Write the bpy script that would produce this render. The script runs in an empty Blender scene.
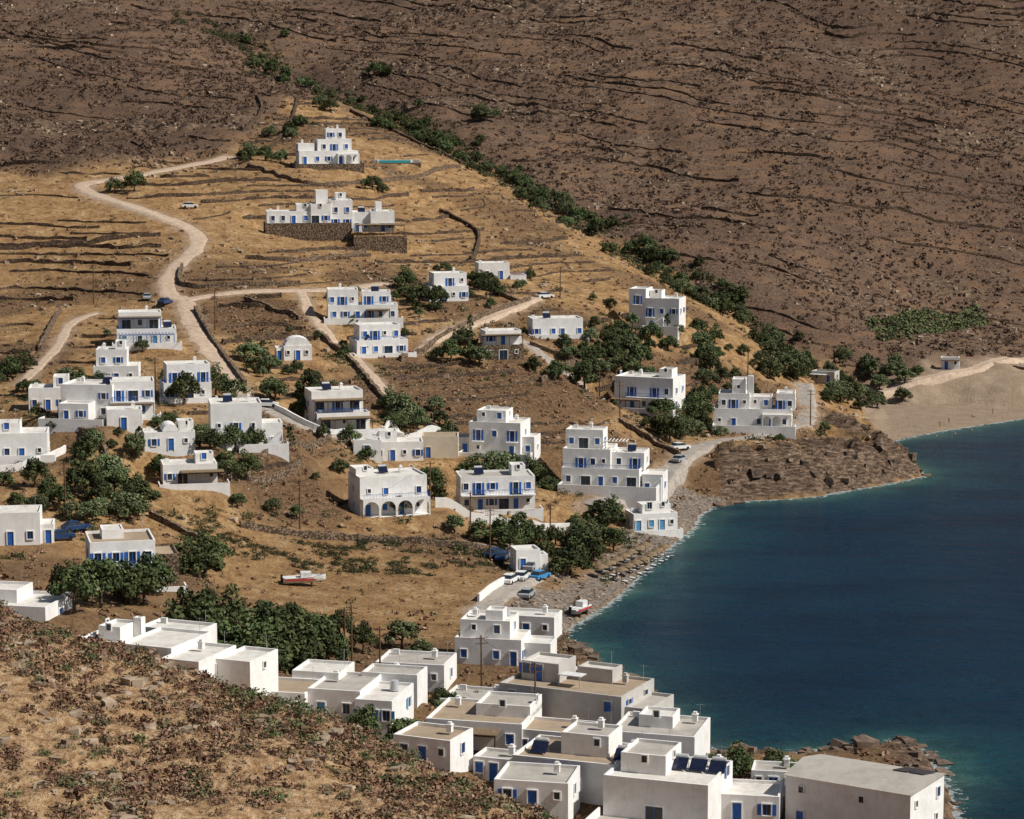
import bpy, math, random, numpy as np
from mathutils import Vector, Matrix
random.seed(7); rng=np.random.default_rng(11)
scene=bpy.context.scene
COL=bpy.context.collection
def L(s): return [(float(a.split(',')[0])/10,float(a.split(',')[1])) for a in s.split()]
# ---------------------------------------------------------------- world data (metres)
CP="-87,290,128 -62,285,158 -40,275,103 -26,290,53 -24,265,82 -8,315,43 1,320,38 11,290,27 -7,275,43 15,258,22 5,245,41 37,252,19 22,270,22 -16,330,35 -31,360,51 -45,340,71 -52,330,104 -71,350,132 -96,345,141 -5,360,43 3,378,30 -18,375,60 -34,385,82 -50,385,139 -70,370,165 -86,400,181 -70,405,225 -47,410,183 -20,400,79 -4,420,61 14,430,34 18,435,72 -2,450,113 -17,440,119 -31,440,179 -58,435,233 -85,440,231 -73,480,289 -104,490,289 -142,480,299 -53,490,279 -26,500,247 -2,505,231 10,490,186 28,505,129 17,470,112 39,500,90 52,505,78 68,515,47 33,465,61 48,483,78 71,505,45 -32,520,301 -17,540,322 10,530,252 -4,580,340 34,560,235 50,555,152 68,570,86 -77,560,391 -112,560,356 -43,600,399 -85,620,513 -131,620,513 -176,600,522 -50,665,569 -17,660,468 12,630,379 32,610,316 48,622,276 69,595,155 87,600,54 14,692,480 -10,745,608 -37,800,757 -67,850,893 -95,890,1005 -80,690,600 -124,730,702 -168,800,887 -81,750,760 -188,900,1116 -134,910,1120 131,612,18 136,640,52 124,700,187 160,760,448 172,820,756 184,880,1109 280,870,1106 244,750,453 210,640,25 81,680,345 106,760,604 123,890,1113 42,730,462 45,800,757 51,900,1116 -4,850,893 -5,930,1127 -64,960,1137 0,1050,1589 -212,1020,1567 204,980,1537"
P=np.array([[float(a) for a in c.split(',')] for c in CP.split()]);P[:,2]/=10
SHR=[(229,618),(160,602),(125,584),(113,573),(100,561),(90,550),(83,538),(79,529),(81,520),(85,506),(85,495),(78,487),(69,479),(61,471),(53,467),(46,465),(39,460),(35,449),(33,436),(28,419),(24,405),(21,394),(18,381),(14,368),(9,355),(7,347),(12,327),(19,308),(23,288),(24,281),(33,283),(41,287),(48,290),(50,284),(50,269),(48,254)]
SLP=[.06]*6+[.3]+[1.6]*9+[.4]+[.14]*7+[.3]+[1.2]*5+[.3]*3+[1.0]*3
CO=[(3000,1200),(400,650)]+SHR+[(55,200),(62,100),(70,0),(80,-600)]
CS=[.3,.2]+SLP+[1.0,1.0,1.0,1.0]
CO=np.array(CO,float);CS=np.array(CS)
RAV=L("-1157,908 -935,873 -801,844 -610,818 -360,782 -191,750 -36,732 81,704 192,683 295,660 394,643 490,630 589,623 670,602 741,598 878,606")
GRN=L("942,642 1144,667 1348,702 1354,682 1118,644 968,632")
ROADS=[L(s) for s in """-806,690 -910,666 -1020,648 -1113,640 -1123,634 -1061,624 -938,611 -838,602 -772,593 -758,578 -775,560 -779,546 -754,532 -715,527 -679,508 -618,484 -556,466 -503,446
-715,527 -624,534 -495,538 -387,543 -292,554
-473,538 -439,524 -397,510 -336,498 -274,480 -217,465 -167,459
-926,452 -908,478 -925,504 -893,516
141,432 238,444 330,470 401,485 519,501 618,514 668,541 703,574
-233,501 -133,518 -27,538 53,560
-26,523 39,520 102,509 166,510
-47,346 -3,362 29,378 5,395 -70,394
-443,438 -348,434 -209,446 -117,453
930,606 1040,611 1164,617 1348,634 1600,655
-503,446 -443,438""".split("\n")]
RW=[4.2,3.2,2.6,2.4,4.2,3.6,3.0,4.4,3.0,4.2,3.2]
WALLS=[L(s) for s in """-731,673 -611,653 -489,652 -313,678 -154,718
-632,572 -504,574 -363,598
-508,764 -344,748 -188,736 -150,728
-195,657 -98,640 -87,619 -104,601
-761,557 -734,540 -608,540 -478,544
-681,518 -600,486 -506,455
-404,506 -332,492 -269,472 -215,460 -137,457
-585,528 -454,516
-231,496 -113,522 41,556
58,495 136,518
39,520 189,516
-476,396 -400,412 -328,431
-464,392 -363,410
-433,379 -263,386 -102,390 -28,393
-977,521 -939,478
-793,420 -638,388
-444,440 -330,434 -211,450 -137,457
-132,410 -21,413 129,421
-834,389 -775,392 -753,403
-50,352 0,369
219,486 296,478 333,474
-564,371 -481,367
-801,760 -760,740 -789,711
-681,783 -664,734 -698,701
-1237,584 -1027,588 -860,592
-1408,668 -1238,666 -1121,678
-99,568 18,551""".split("\n")]
WHITEW={16,17,18,19}
HP=L("-504,672 -445,608 -41,580 -139,542 -321,519 -269,500 -19,506 101,530 330,560 -431,484 -725,479 -588,435 -730,415 -660,416 -740,450 -832,430 -466,410 -572,400 -813,395 -307,440 -522,389 -204,436 -134,444 -30,450 179,441 279,504 510,506 -200,403 -25,423 -728,348 -525,330 -650,292 -440,276 -222,278 -32,313 66,281 164,267 66,256 -42,272 158,247 355,247 240,250 258,426 26,380 1128,618 769,594 -337,699")
TR=L("-457,354 -952,456 -935,461 -376,299 -334,301 -286,304 -259,310 -372,312 -319,318 -541,312 -512,318 -498,326 -546,296 -590,432 -544,440 -472,407 -441,410 -507,402 -478,398 -583,396 -528,404 -750,375 -712,368 -694,366 -639,370 -639,379 -666,372 -591,368 -580,372 -3,396 14,406 -20,399 74,407 106,401 135,411 156,422 179,427 122,398 94,383 -177,414 -144,420 -190,404 -88,502 -100,512 -67,500 -184,542 -205,536 -160,534 -244,550 -75,562 -50,551 -107,546 170,522 189,516 224,522 261,532 283,530 153,504 254,540 316,550 438,560 482,572 450,546 469,541 408,520 612,570 659,580 679,576 705,588 627,584 789,577 760,573 833,592 873,602 932,608 912,612 998,610 966,614 308,499 343,489 396,504 319,483 -4,444 34,445 -22,441 -500,467 -475,471 -520,477 -442,447 -382,453 -396,448 -235,461 -213,456 -980,630 95,286 108,284 -76,289 -57,288 -88,289 259,267 234,264 291,265 226,268 312,264 -739,686 -696,685 -379,658 -656,718 -636,730 -565,756 -406,750 -223,754 -467,832 -842,850 -720,830 -103,782")
POLES=L("-345,387 -682,364 -219,310 -210,310 28,282 -38,297 113,566 186,508 219,486 544,554 648,520 -648,436 -617,500 -920,530 -139,405 -70,398 -36,386 65,406 -167,299 238,444")
CARS=L("-817,615 -801,529 -754,524 -656,358 -667,352 -70,274 44,374 -16,386 -3,366 77,562 175,504 336,478 23,360 -234,503")
# ---------------------------------------------------------------- numpy helpers
S=100.0
def phi(r2): return np.where(r2>1e-9,0.5*r2*np.log(np.maximum(r2,1e-9)),0)
X=P[:,:2]/S;n=len(X)
K=phi(((X[:,None]-X[None])**2).sum(-1))+np.eye(n)*0.002
Q=np.c_[np.ones(n),X];A=np.zeros((n+3,n+3));A[:n,:n]=K;A[:n,n:]=Q;A[n:,:n]=Q.T
W=np.linalg.solve(A,np.r_[P[:,2],0,0,0])
def tps(x,y):
    yo=y
    x=np.clip(x,-260,320)/S;yc=np.clip(y,242,1060)/S
    o=W[n]+W[n+1]*x+W[n+2]*yc
    for i in range(n): o=o+W[i]*phi((x-X[i,0])**2+(yc-X[i,1])**2)
    return o+0.35*np.maximum(yo-1060,0)
TAB=rng.random((256,256))
def vn(x,y):
    xi=np.floor(x).astype(int);yi=np.floor(y).astype(int);fx=x-xi;fy=y-yi
    fx=fx*fx*(3-2*fx);fy=fy*fy*(3-2*fy)
    a=TAB[xi&255,yi&255];b=TAB[(xi+1)&255,yi&255];c=TAB[xi&255,(yi+1)&255];d=TAB[(xi+1)&255,(yi+1)&255]
    return (a*(1-fx)+b*fx)*(1-fy)+(c*(1-fx)+d*fx)*fy
def fbm(x,y,o=4):
    s=0;a=.5;t=0
    for i in range(o):
        s=s+a*vn(x*2**i+17.3*i,y*2**i+9.1*i);t+=a;a*=.5
    return s/t*2-1
def sst(a,b,x):
    t=np.clip((x-a)/(b-a),0,1);return t*t*(3-2*t)
def segd(x,y,pts,vals=None):
    best=np.full(x.shape,1e9);bv=np.zeros(x.shape)
    for i in range(len(pts)-1):
        ax,ay=pts[i];bx,by=pts[i+1];dx=bx-ax;dy=by-ay
        t=np.clip(((x-ax)*dx+(y-ay)*dy)/(dx*dx+dy*dy+1e-9),0,1)
        d=np.hypot(x-ax-t*dx,y-ay-t*dy);m=d<best;best=np.where(m,d,best)
        if vals is not None: bv=np.where(m,vals[i]*(1-t)+vals[i+1]*t,bv)
    return best,bv
def inpoly(x,y,pts):
    r=np.zeros(x.shape,bool)
    for i in range(len(pts)):
        ax,ay=pts[i];bx,by=pts[(i+1)%len(pts)]
        if ay==by: continue
        c=((ay>y)!=(by>y))&(x<(bx-ax)*(y-ay)/(by-ay)+ax);r^=c
    return r
SEAP=[tuple(q) for q in CO]+[(4000,-600),(4000,1200)]
SPR=[(-900,400),(-150,200),(-60,165),(-32.4,150),(-18.7,142),(-10.2,134),(-.6,124),(3.5,119),(7,90),(10,50),(13,0),(20,-600)]
SPP=SPR+[(-900,-600)]
def smooth(pts,step=2.0):
    p=[Vector(q) for q in pts];out=[]
    for i in range(len(p)-1):
        a=p[max(i-1,0)];b=p[i];c=p[i+1];d=p[min(i+2,len(p)-1)]
        m=max(1,int((c-b).length/step))
        for k in range(m):
            t=k/m
            out.append(0.5*((2*b)+(c-a)*t+(2*a-5*b+4*c-d)*t*t+(3*b-a-3*c+d)*t**3))
    out.append(p[-1]);return [(q.x,q.y) for q in out]
ROADS=[smooth(r) for r in ROADS]
def road_d(x,y):
    b=np.full(x.shape,99.)
    for r,w in zip(ROADS,RW):
        q=r[::3]+[r[-1]];m=(x>min(a for a,_ in q)-12)&(x<max(a for a,_ in q)+12)&(y>min(a for _,a in q)-12)&(y<max(a for _,a in q)+12)
        if m.any():
            d,_=segd(x[m],y[m],q);b[m]=np.minimum(b[m],d-w/2)
    return b
BND=np.array([(-400,640),(-125,652),(-100,668),(-80,700),(-68,760),(-55,800),(-36,782),(-19,750),(-4,732),(8,704),(19,683),(30,660),(39,643),(49,630),(59,623),(67,604),(88,610),(120,606),(400,600)],float)
PADS=[(0,9,10),(1,17,12),(2,5,6),(3,6,8),(4,9,10),(5,7,9),(6,6,8),(7,7,7),(8,8,9),(9,4,6),(10,8,10),(11,6,8),(12,8,9),(13,6,8),(14,6,8),(15,5,7),(16,8,10),(17,6,7),(18,7,8),(19,8,9),(20,7,8),(21,6,7),(22,5,7),(23,7,9),(24,11,12),(25,9,10),(26,10,11),(27,8,10),(28,9,9),(29,6,8),(30,8,9),(31,10,9),(32,13,10),(33,11,11),(34,8,9),(35,10,11),(36,6,9),(37,8,10),(38,8,9),(39,8,9),(40,9,12),(41,6,7),(42,5,6),(43,3,4),(44,3,4),(45,4,4),(46,7,5)]
fB=lambda x,y:np.interp(x,BND[:,0],BND[:,1])
def tilt(x,y,far): return far*(.15*x+fbm(x/50+9,y/50,3)*7)+(1-far)*(fbm(x/32,y/32,3)*1.6)
def base_h(x,y):
    z=tps(x,y)
    rd,_=segd(x,y,RAV)
    z=z-4.0*np.exp(-(rd/13)**2)
    far=sst(-8,14,y-fB(x,y)+fbm(x/14,y/14,3)*14)
    z=z+fbm(x/70,y/70,4)*(0.7+far*4.6)+far*fbm(x/14,y/20,3)*1.8+0.15*fbm(x/5,y/5,2)*(y>230)
    hi=z>170;z=np.where(hi,170+(z-170)*.45,z)
    return z,far
def outcrop(x,y):
    o=sst(.14,.36,fbm(x/30+3+y/60,y/12,4))
    s=segd(x,y,[(120,905),(150,880),(175,858),(205,835)])[0]
    return np.maximum(o,np.exp(-(s/9)**2)*sst(-.25,.1,fbm(x/9,y/6,3)))
def brown(x,y):
    b=sst(-.02,.25,fbm(x/36+2,y/36,4))*.85
    for bx,by,br in[(-16,482,15),(-56,515,14),(6,492,14),(-30,470,9),(28,520,10),(-40,400,12),(-100,470,14),(60,500,9),(-30,560,12)]:
        b=np.maximum(b,sst(1.25,.75,np.hypot(x-bx,(y-by)*.8)/br+fbm(x/7,y/7,3)*.3))
    l=np.zeros(x.shape)
    for bx,by,rx,ry in[(-28,362,32,20),(-100,600,50,48),(-40,640,40,40),(0,600,30,30),(-20,340,20,14)]:
        l=np.maximum(l,sst(1.2,.7,np.hypot((x-bx)/rx,(y-by)/ry)))
    return b*(1-.8*l)
def terr(x,y):
    shape=x.shape;x=x.ravel().astype(float);y=y.ravel().astype(float)
    z,far=base_h(x,y)
    d,sl=segd(x,y,CO,CS);sea=inpoly(x,y,SEAP)
    rdd=road_d(x,y)
    am=sst(.5,6,rdd)*sst(-.35,.25,fbm(x/45+5,y/45,2))*(y>380)*sst(8,20,d)
    oc=far*outcrop(x,y)
    st=np.where(far>.5,2.6,1.5);zz=(z+tilt(x,y,far))/st;fr=zz-np.floor(zz)
    am=am*np.where(far>.5,.45,.85)
    z=z+np.maximum(am,oc*.9)*st*(sst(.68,1.0,fr)-fr)*.9+oc*(fbm(x/3,y/3,3)*1.3+.7)
    for i,hw,dp in PADS:
        hx,hy=HP[i];cy=hy+dp*.45
        r=np.hypot((x-hx)/(hw+1.5),(y-cy)/(dp*.55+2.0));m=r<1.5
        if m.any():
            z0=HZ[i];k=1-sst(.95,1.45,r[m]);z[m]=z[m]*(1-k)+z0*k
    zr=1.5+np.interp(x,[-300,-60,-32.4,-18.7,-10.2,-.6,2.5,10],[53,49,47.4,44.9,43.7,42.8,42.6,42])+.28*np.maximum(100-y,0)-.02*np.maximum(120-y,0)
    sd,_=segd(x,y,SPR);ins=inpoly(x,y,SPP)
    zs=np.where(ins,zr-1.5*np.exp(-sd/3.0),zr-1.5-.55*sd)+fbm(x/9,y/9,4)*1.3+fbm(x/2.2,y/2.2,3)*.45
    spur=(zs>z)&(~(y>225));z=np.where(y<225,np.maximum(z,zs),z)
    rk=((x>40)&(x<88)&(y>462)&(y<545))*np.exp(-(d/15)**2)
    z=z+rk*(3.4+fbm(x/6,(y+x*.6)/2.6,4)*6)*sst(0,3,d)
    z=np.where(sea,z,np.maximum(z,.2+.03*np.minimum(d,60)))
    cap=sl*d+.012*d*d+.12+rk*fbm(x/3,y/3,3)*1.6
    kk=.3;h=np.clip(.5+.5*(cap-z)/kk,0,1);zl=cap*(1-h)+z*h-kk*h*(1-h)
    zl=np.where(rk>.3,zl,np.maximum(zl,.05+.02*np.minimum(d,40)))
    z=np.where(sea,-np.minimum(.35*sl*d+.02*d+.05,14),zl)
    sand=(~sea)*((x>84)&(y>545))*(1-sst(34,46,d+fbm(x/10,y/10,2)*6))
    peb=(~sea)*((y<462)&(y>345)&(x>0)&(x<42))*(1-sst(6,10,d+fbm(x/6,y/6,2)*4))
    rock=((x>40)&(x<88)&(y>462)&(y<545))*(1-sst(7,15,d+fbm(x/5,y/5,3)*7))*(~sea)
    rock=np.maximum(rock,(~sea)*(y<345)*(1-sst(3,7,d)))
    rock=np.maximum(rock,oc*.8)
    grn=sst(-2,3,np.where(inpoly(x,y,GRN),1,-1)*segd(x,y,GRN+[GRN[0]])[0])
    path=1-sst(-.5,2.0,rdd+fbm(x/3,y/3,2)*1.2)
    return [a.reshape(shape) for a in (z,far,sand,peb,rock,grn,spur*1.0,path,np.where(sea,d,-d),brown(x,y))]
hx=np.array([h[0] for h in HP]);hy=np.array([h[1] for h in HP])
HZ=base_h(hx,hy)[0]
dd,ss=segd(hx,hy,CO,CS);HZ=np.minimum(HZ,ss*dd+.012*dd*dd+.3);HZ=np.maximum(HZ,.9)
def ticks(segs):
    o=[]
    for a,b,s in segs: o+=list(np.arange(a,b-1e-6,s))
    return np.array(o+[segs[-1][1]])
XS=ticks([(-3000,-600,200),(-600,-240,20),(-240,-150,3),(-150,-42,1.0),(-42,14,.5),(14,150,1.0),(150,240,2),(240,600,20),(600,3000,200)])
YS=ticks([(-600,40,40),(40,92,4),(92,158,.5),(158,236,3),(236,640,.9),(640,960,1.5),(960,1300,10),(1300,3500,200)])
GX,GY=np.meshgrid(XS,YS)
Z,FAR,SAND,PEB,ROCK,GRNM,SPUR,PATH,SD,BRN=terr(GX,GY)
def look(G,x,y):
    x=np.asarray(x,float);y=np.asarray(y,float)
    i=np.clip(np.searchsorted(XS,x)-1,0,len(XS)-2);j=np.clip(np.searchsorted(YS,y)-1,0,len(YS)-2)
    fx=(x-XS[i])/(XS[i+1]-XS[i]);fy=(y-YS[j])/(YS[j+1]-YS[j])
    return (G[j,i]*(1-fx)+G[j,i+1]*fx)*(1-fy)+(G[j+1,i]*(1-fx)+G[j+1,i+1]*fx)*fy
def gz(x,y): return float(look(Z,x,y))
def mkmesh(name,V,F,attrs=None,mats=(),smooth=False,mi=None):
    V=np.asarray(V,np.float32);F=np.asarray(F,np.int32);m=bpy.data.meshes.new(name)
    m.vertices.add(len(V));m.vertices.foreach_set("co",V.ravel())
    k=F.shape[1];m.loops.add(F.size);m.loops.foreach_set("vertex_index",F.ravel())
    m.polygons.add(len(F));m.polygons.foreach_set("loop_start",np.arange(len(F),dtype=np.int32)*k)
    m.polygons.foreach_set("loop_total",np.full(len(F),k,np.int32))
    if mi is not None: m.polygons.foreach_set("material_index",np.asarray(mi,np.int32))
    m.update(calc_edges=True)
    for nme,a in (attrs or {}).items():
        at=m.attributes.new(nme,'FLOAT','POINT');at.data.foreach_set("value",np.asarray(a,np.float32).ravel())
    m.polygons.foreach_set("use_smooth",np.full(len(F),smooth))
    for t in mats: m.materials.append(t)
    return m
def mkobj(name,m,loc=(0,0,0),parent=None):
    o=bpy.data.objects.new(name,m);COL.objects.link(o);o.location=loc
    if parent: o.parent=parent
    return o
def gridmesh(name,xs,ys,z,attrs,mats):
    gx,gy=np.meshgrid(xs,ys);V=np.c_[gx.ravel(),gy.ravel(),z.ravel()];nx=len(xs)
    i,j=np.meshgrid(np.arange(nx-1),np.arange(len(ys)-1));a=(j*nx+i).ravel()
    return mkmesh(name,V,np.c_[a,a+1,a+1+nx,a+nx],attrs,mats,True)
# ---------------------------------------------------------------- materials
class N:
    def __init__(s,name,rough=.85,spec=.2):
        s.m=bpy.data.materials.new(name);s.m.use_nodes=True;s.t=s.m.node_tree;s.b=s.t.nodes["Principled BSDF"]
        s.b.inputs["Roughness"].default_value=rough;s.b.inputs["Specular IOR Level"].default_value=spec
    def nd(s,t,**k):
        n_=s.t.nodes.new(t)
        for a,v in k.items(): setattr(n_,a,v)
        return n_
    def ln(s,a,b): s.t.links.new(a,b)
    def pos(s,obj=False):
        if obj: return s.nd("ShaderNodeTexCoord").outputs["Object"]
        return s.nd("ShaderNodeNewGeometry").outputs["Position"]
    def noise(s,scale,detail=4,rough=.6,vec=None,sc=None):
        n_=s.nd("ShaderNodeTexNoise");n_.inputs["Scale"].default_value=scale;n_.inputs["Detail"].default_value=detail;n_.inputs["Roughness"].default_value=rough
        v=vec or s.pos()
        if sc:
            mp=s.nd("ShaderNodeMapping");mp.inputs["Scale"].default_value=sc;s.ln(v,mp.inputs[0]);v=mp.outputs[0]
        s.ln(v,n_.inputs["Vector"]);return n_.outputs["Fac"]
    def vor(s,scale,vec=None,feat='F1',out="Distance"):
        n_=s.nd("ShaderNodeTexVoronoi",feature=feat);n_.inputs["Scale"].default_value=scale;s.ln(vec or s.pos(),n_.inputs["Vector"]);return n_.outputs[out]
    def ramp(s,fac,els):
        r=s.nd("ShaderNodeValToRGB");s.ln(fac,r.inputs[0]);e=r.color_ramp.elements
        while len(e)<len(els): e.new(.5)
        for q,(p_,c) in zip(e,els):
            q.position=p_;q.color=(c,c,c,1) if isinstance(c,(int,float)) else (*c,1)
        return r.outputs[0]
    def mix(s,f,a,b,bt='MIX'):
        m_=s.nd("ShaderNodeMix",data_type='RGBA',blend_type=bt)
        for i,v in ((0,f),(6,a),(7,b)):
            if isinstance(v,(int,float)): m_.inputs[i].default_value=v
            elif isinstance(v,tuple): m_.inputs[i].default_value=(*v,1)
            else: s.ln(v,m_.inputs[i])
        return m_.outputs[2]
    def math(s,op,a,b=0.):
        m_=s.nd("ShaderNodeMath",operation=op)
        for i,v in ((0,a),(1,b)):
            if isinstance(v,(int,float)): m_.inputs[i].default_value=v
            else: s.ln(v,m_.inputs[i])
        return m_.outputs[0]
    def attr(s,nm):
        a=s.nd("ShaderNodeAttribute");a.attribute_name=nm;return a.outputs["Fac"]
    def col(s,c):
        if isinstance(c,tuple): s.b.inputs["Base Color"].default_value=(*c,1)
        else: s.ln(c,s.b.inputs["Base Color"])
        return s
    def bump(s,h,st=.5,dist=.1):
        b=s.nd("ShaderNodeBump");b.inputs["Strength"].default_value=st;b.inputs["Distance"].default_value=dist
        s.ln(h,b.inputs["Height"]);s.ln(b.outputs[0],s.b.inputs["Normal"]);return s
def simple(name,c,c2=None,scale=1.5,rough=.85,spec=.2,obj=False,bump=0):
    k=N(name,rough,spec)
    nn=k.noise(scale,3,.65,k.pos(obj))
    k.col(k.ramp(nn,[(.35,c2 or tuple(v*.75 for v in c)),(.62,c)]))
    if bump: k.bump(nn,.5,bump)
    return k.m
G=N("ground_soil",.95,.1)
nB=G.noise(.3,5,.7);nC=G.noise(1.5,5,.78);nS=G.noise(.12,3,.6,sc=(.35,1.4,3))
gold=G.ramp(nB,[(.32,(.19,.105,.047)),(.44,(.33,.195,.088)),(.56,(.44,.275,.13)),(.7,(.55,.39,.22))])
gold=G.mix(G.ramp(nC,[(.49,0.),(.62,.8)]),gold,(.16,.093,.046))
brn=G.ramp(nC,[(.32,(.05,.031,.019)),(.5,(.155,.093,.051)),(.66,(.30,.19,.108))])
gold=G.mix(G.attr("brn"),gold,brn)
scr=G.ramp(nC,[(.32,(.032,.021,.016)),(.45,(.105,.067,.047)),(.58,(.185,.122,.084)),(.72,(.36,.26,.185))])
scr=G.mix(G.ramp(nS,[(.45,0.),(.62,.65)]),scr,(.235,.14,.08))
scr=G.mix(G.ramp(G.noise(.012,2,.5),[(.4,0.),(.6,.4)]),scr,(.068,.043,.035))
c=G.mix(G.attr("far"),gold,scr)
rk=G.ramp(G.noise(.8,6,.8,sc=(.5,1,3)),[(.36,(.028,.02,.016)),(.48,(.11,.073,.05)),(.58,(.25,.175,.12)),(.72,(.50,.40,.30))])
c=G.mix(G.attr("rock"),c,rk)
sp=G.ramp(nC,[(.3,(.13,.075,.038)),(.44,(.33,.20,.10)),(.56,(.50,.33,.185)),(.72,(.66,.51,.34))])
c=G.mix(G.attr("spur"),c,sp)
c=G.mix(G.math('MULTIPLY',G.attr("green"),.35),c,(.07,.075,.03))
c=G.mix(G.attr("path"),c,G.ramp(nB,[(.3,(.27,.18,.11)),(.7,(.46,.34,.24))]))
c=G.mix(G.attr("peb"),c,G.ramp(G.vor(1.6),[(.1,(.36,.30,.25)),(.6,(.20,.165,.135)),(.9,(.12,.10,.085))]))
c=G.mix(G.attr("sand"),c,G.ramp(nB,[(.3,(.27,.20,.14)),(.7,(.39,.295,.21))]))
G.col(c);G.bump(nC,.9,.7)
WT=N("sea_water",.25,.035)
dsh=WT.attr("shore");dn=WT.math('ADD',dsh,WT.math('MULTIPLY',WT.math('SUBTRACT',WT.noise(.09,4,.6),.5),12))
wc=WT.ramp(WT.math('DIVIDE',dn,90),[(0,(.10,.19,.165)),(.03,(.04,.125,.125)),(.08,(.009,.065,.092)),(.22,(.0025,.040,.080)),(1,(.0012,.028,.066))])
wc=WT.mix(WT.ramp(WT.noise(.02,5,.6,sc=(1,2.2,1)),[(.42,0.),(.62,.6)]),wc,(.001,.017,.044))
fo=WT.math('GREATER_THAN',WT.math('SUBTRACT',WT.noise(.8,5,.7),WT.math('MULTIPLY',dsh,.10)),.42)
fo=WT.math('MULTIPLY',fo,WT.math('LESS_THAN',dsh,2.2))
wc=WT.mix(WT.math('MULTIPLY',fo,.8),wc,(.6,.64,.64));WT.col(wc)
w1=WT.noise(.9,5,.7,sc=(.6,1.5,1));w2=WT.noise(.16,3,.6,sc=(.5,1.5,1))
WT.bump(WT.math('ADD',w1,WT.math('MULTIPLY',w2,2.)),1.0,1.3)
def plaster(name,c,dirt):
    k=N(name,.8,.25);p_=k.pos();a=k.noise(.55,4,.7,p_);b=k.noise(2.2,4,.7,p_,(1,1,.25))
    cc=k.mix(k.ramp(a,[(.42,0.),(.75,.6)]),c,dirt);cc=k.mix(k.ramp(b,[(.54,0.),(.8,.6)]),cc,dirt)
    k.col(cc).bump(b,.25,.03);return k.m
M={}
M['white']=plaster("white_limewash",(.81,.80,.78),(.56,.53,.48))
M['gray']=plaster("grey_plaster",(.50,.48,.45),(.36,.33,.30))
M['cream']=plaster("cream_plaster",(.62,.54,.42),(.45,.37,.27))
M['roof']=plaster("white_flat_roof",(.66,.63,.58),(.34,.30,.25))
M['roofg']=plaster("grey_flat_roof",(.42,.39,.345),(.24,.215,.185))
M['roofb']=plaster("earth_flat_roof",(.36,.28,.195),(.21,.155,.11))
M['blue']=simple("blue_paint",(.025,.13,.46),(.02,.09,.33),2,.5,.4)
M['lblue']=simple("pale_blue_paint",(.10,.32,.55),(.07,.23,.42),2,.5,.4)
M['glass']=simple("dark_glass",(.03,.04,.05),(.015,.02,.025),1,.15,.6)
M['wood']=simple("weathered_wood",(.16,.09,.05),(.08,.045,.025),3)
M['reed']=simple("reed_shade",(.25,.18,.11),(.13,.09,.05),4)
M['metal']=simple("galvanised_metal",(.5,.51,.52),None,3,.4,.5)
M['panel']=simple("solar_panel",(.015,.02,.045),(.01,.012,.03),2,.15,.6)
M['awn']=simple("canvas_white",(.7,.7,.68),None,2)
M['red']=simple("red_paint",(.45,.03,.03),None,2)
st=N("dry_stone",.95,.1);v=st.vor(2.6);st.col(st.mix(st.ramp(v,[(.25,0.),(.6,.85)]),st.ramp(st.noise(.9,4),[(.3,(.20,.135,.085)),(.7,(.36,.27,.19))]),(.05,.035,.025))).bump(v,.8,.12);M['stone']=st.m
st=N("dark_dry_stone",.95,.1);v=st.vor(2.2);st.col(st.mix(st.ramp(v,[(.25,0.),(.6,.75)]),st.ramp(st.noise(.5,4),[(.3,(.08,.054,.038)),(.7,(.24,.165,.11))]),(.035,.024,.018))).bump(v,.8,.12);M['dstone']=st.m
rd=N("dirt_road",.95,.1);q=rd.noise(.9,5,.7);rd.col(rd.ramp(q,[(.3,(.33,.24,.165)),(.55,(.47,.36,.27)),(.75,(.56,.45,.35))])).bump(q,.4,.1);M['road']=rd.m
rd=N("worn_concrete_road",.9,.15);q=rd.noise(.8,5,.7);rd.col(rd.ramp(q,[(.3,(.22,.19,.16)),(.55,(.34,.30,.26)),(.75,(.43,.38,.33))])).bump(q,.3,.05);M['croad']=rd.m
def leafmat(name,stops):
    k=N(name,.8,.15);r=k.ramp(k.attr("tint"),stops)
    oi=k.nd("ShaderNodeObjectInfo");h=k.nd("ShaderNodeHueSaturation");k.ln(r,h.inputs["Color"])
    k.ln(k.math('ADD',k.math('MULTIPLY',oi.outputs["Random"],.8),.75),h.inputs["Value"])
    k.ln(k.math('ADD',k.math('MULTIPLY',oi.outputs["Random"],.045),.47),h.inputs["Hue"])
    k.col(h.outputs[0]);return k.m
M['leaf']=leafmat("tree_leaves",[(0,(.022,.030,.013)),(.5,(.052,.070,.026)),(1,(.12,.135,.055))])
M['leaf2']=leafmat("pale_tamarisk_leaves",[(0,(.05,.068,.03)),(.5,(.09,.112,.05)),(1,(.16,.17,.09))])
M['bark']=simple("bark",(.14,.10,.07),(.07,.05,.035),4)
M['shrub']=leafmat("ravine_leaves",[(0,(.02,.03,.012)),(.5,(.052,.062,.026)),(1,(.12,.12,.055))])
M['dry']=leafmat("dry_scrub",[(0,(.03,.02,.015)),(.5,(.085,.054,.038)),(.8,(.15,.098,.064)),(1,(.085,.08,.042))])
M['dry2']=leafmat("thorny_scrub",[(0,(.08,.048,.027)),(.35,(.19,.122,.066)),(.62,(.38,.27,.155)),(.72,(.13,.12,.058)),(1,(.17,.165,.085))])
M['stones']=simple("pale_rocks",(.42,.33,.235),(.18,.125,.085),.8)
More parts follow.
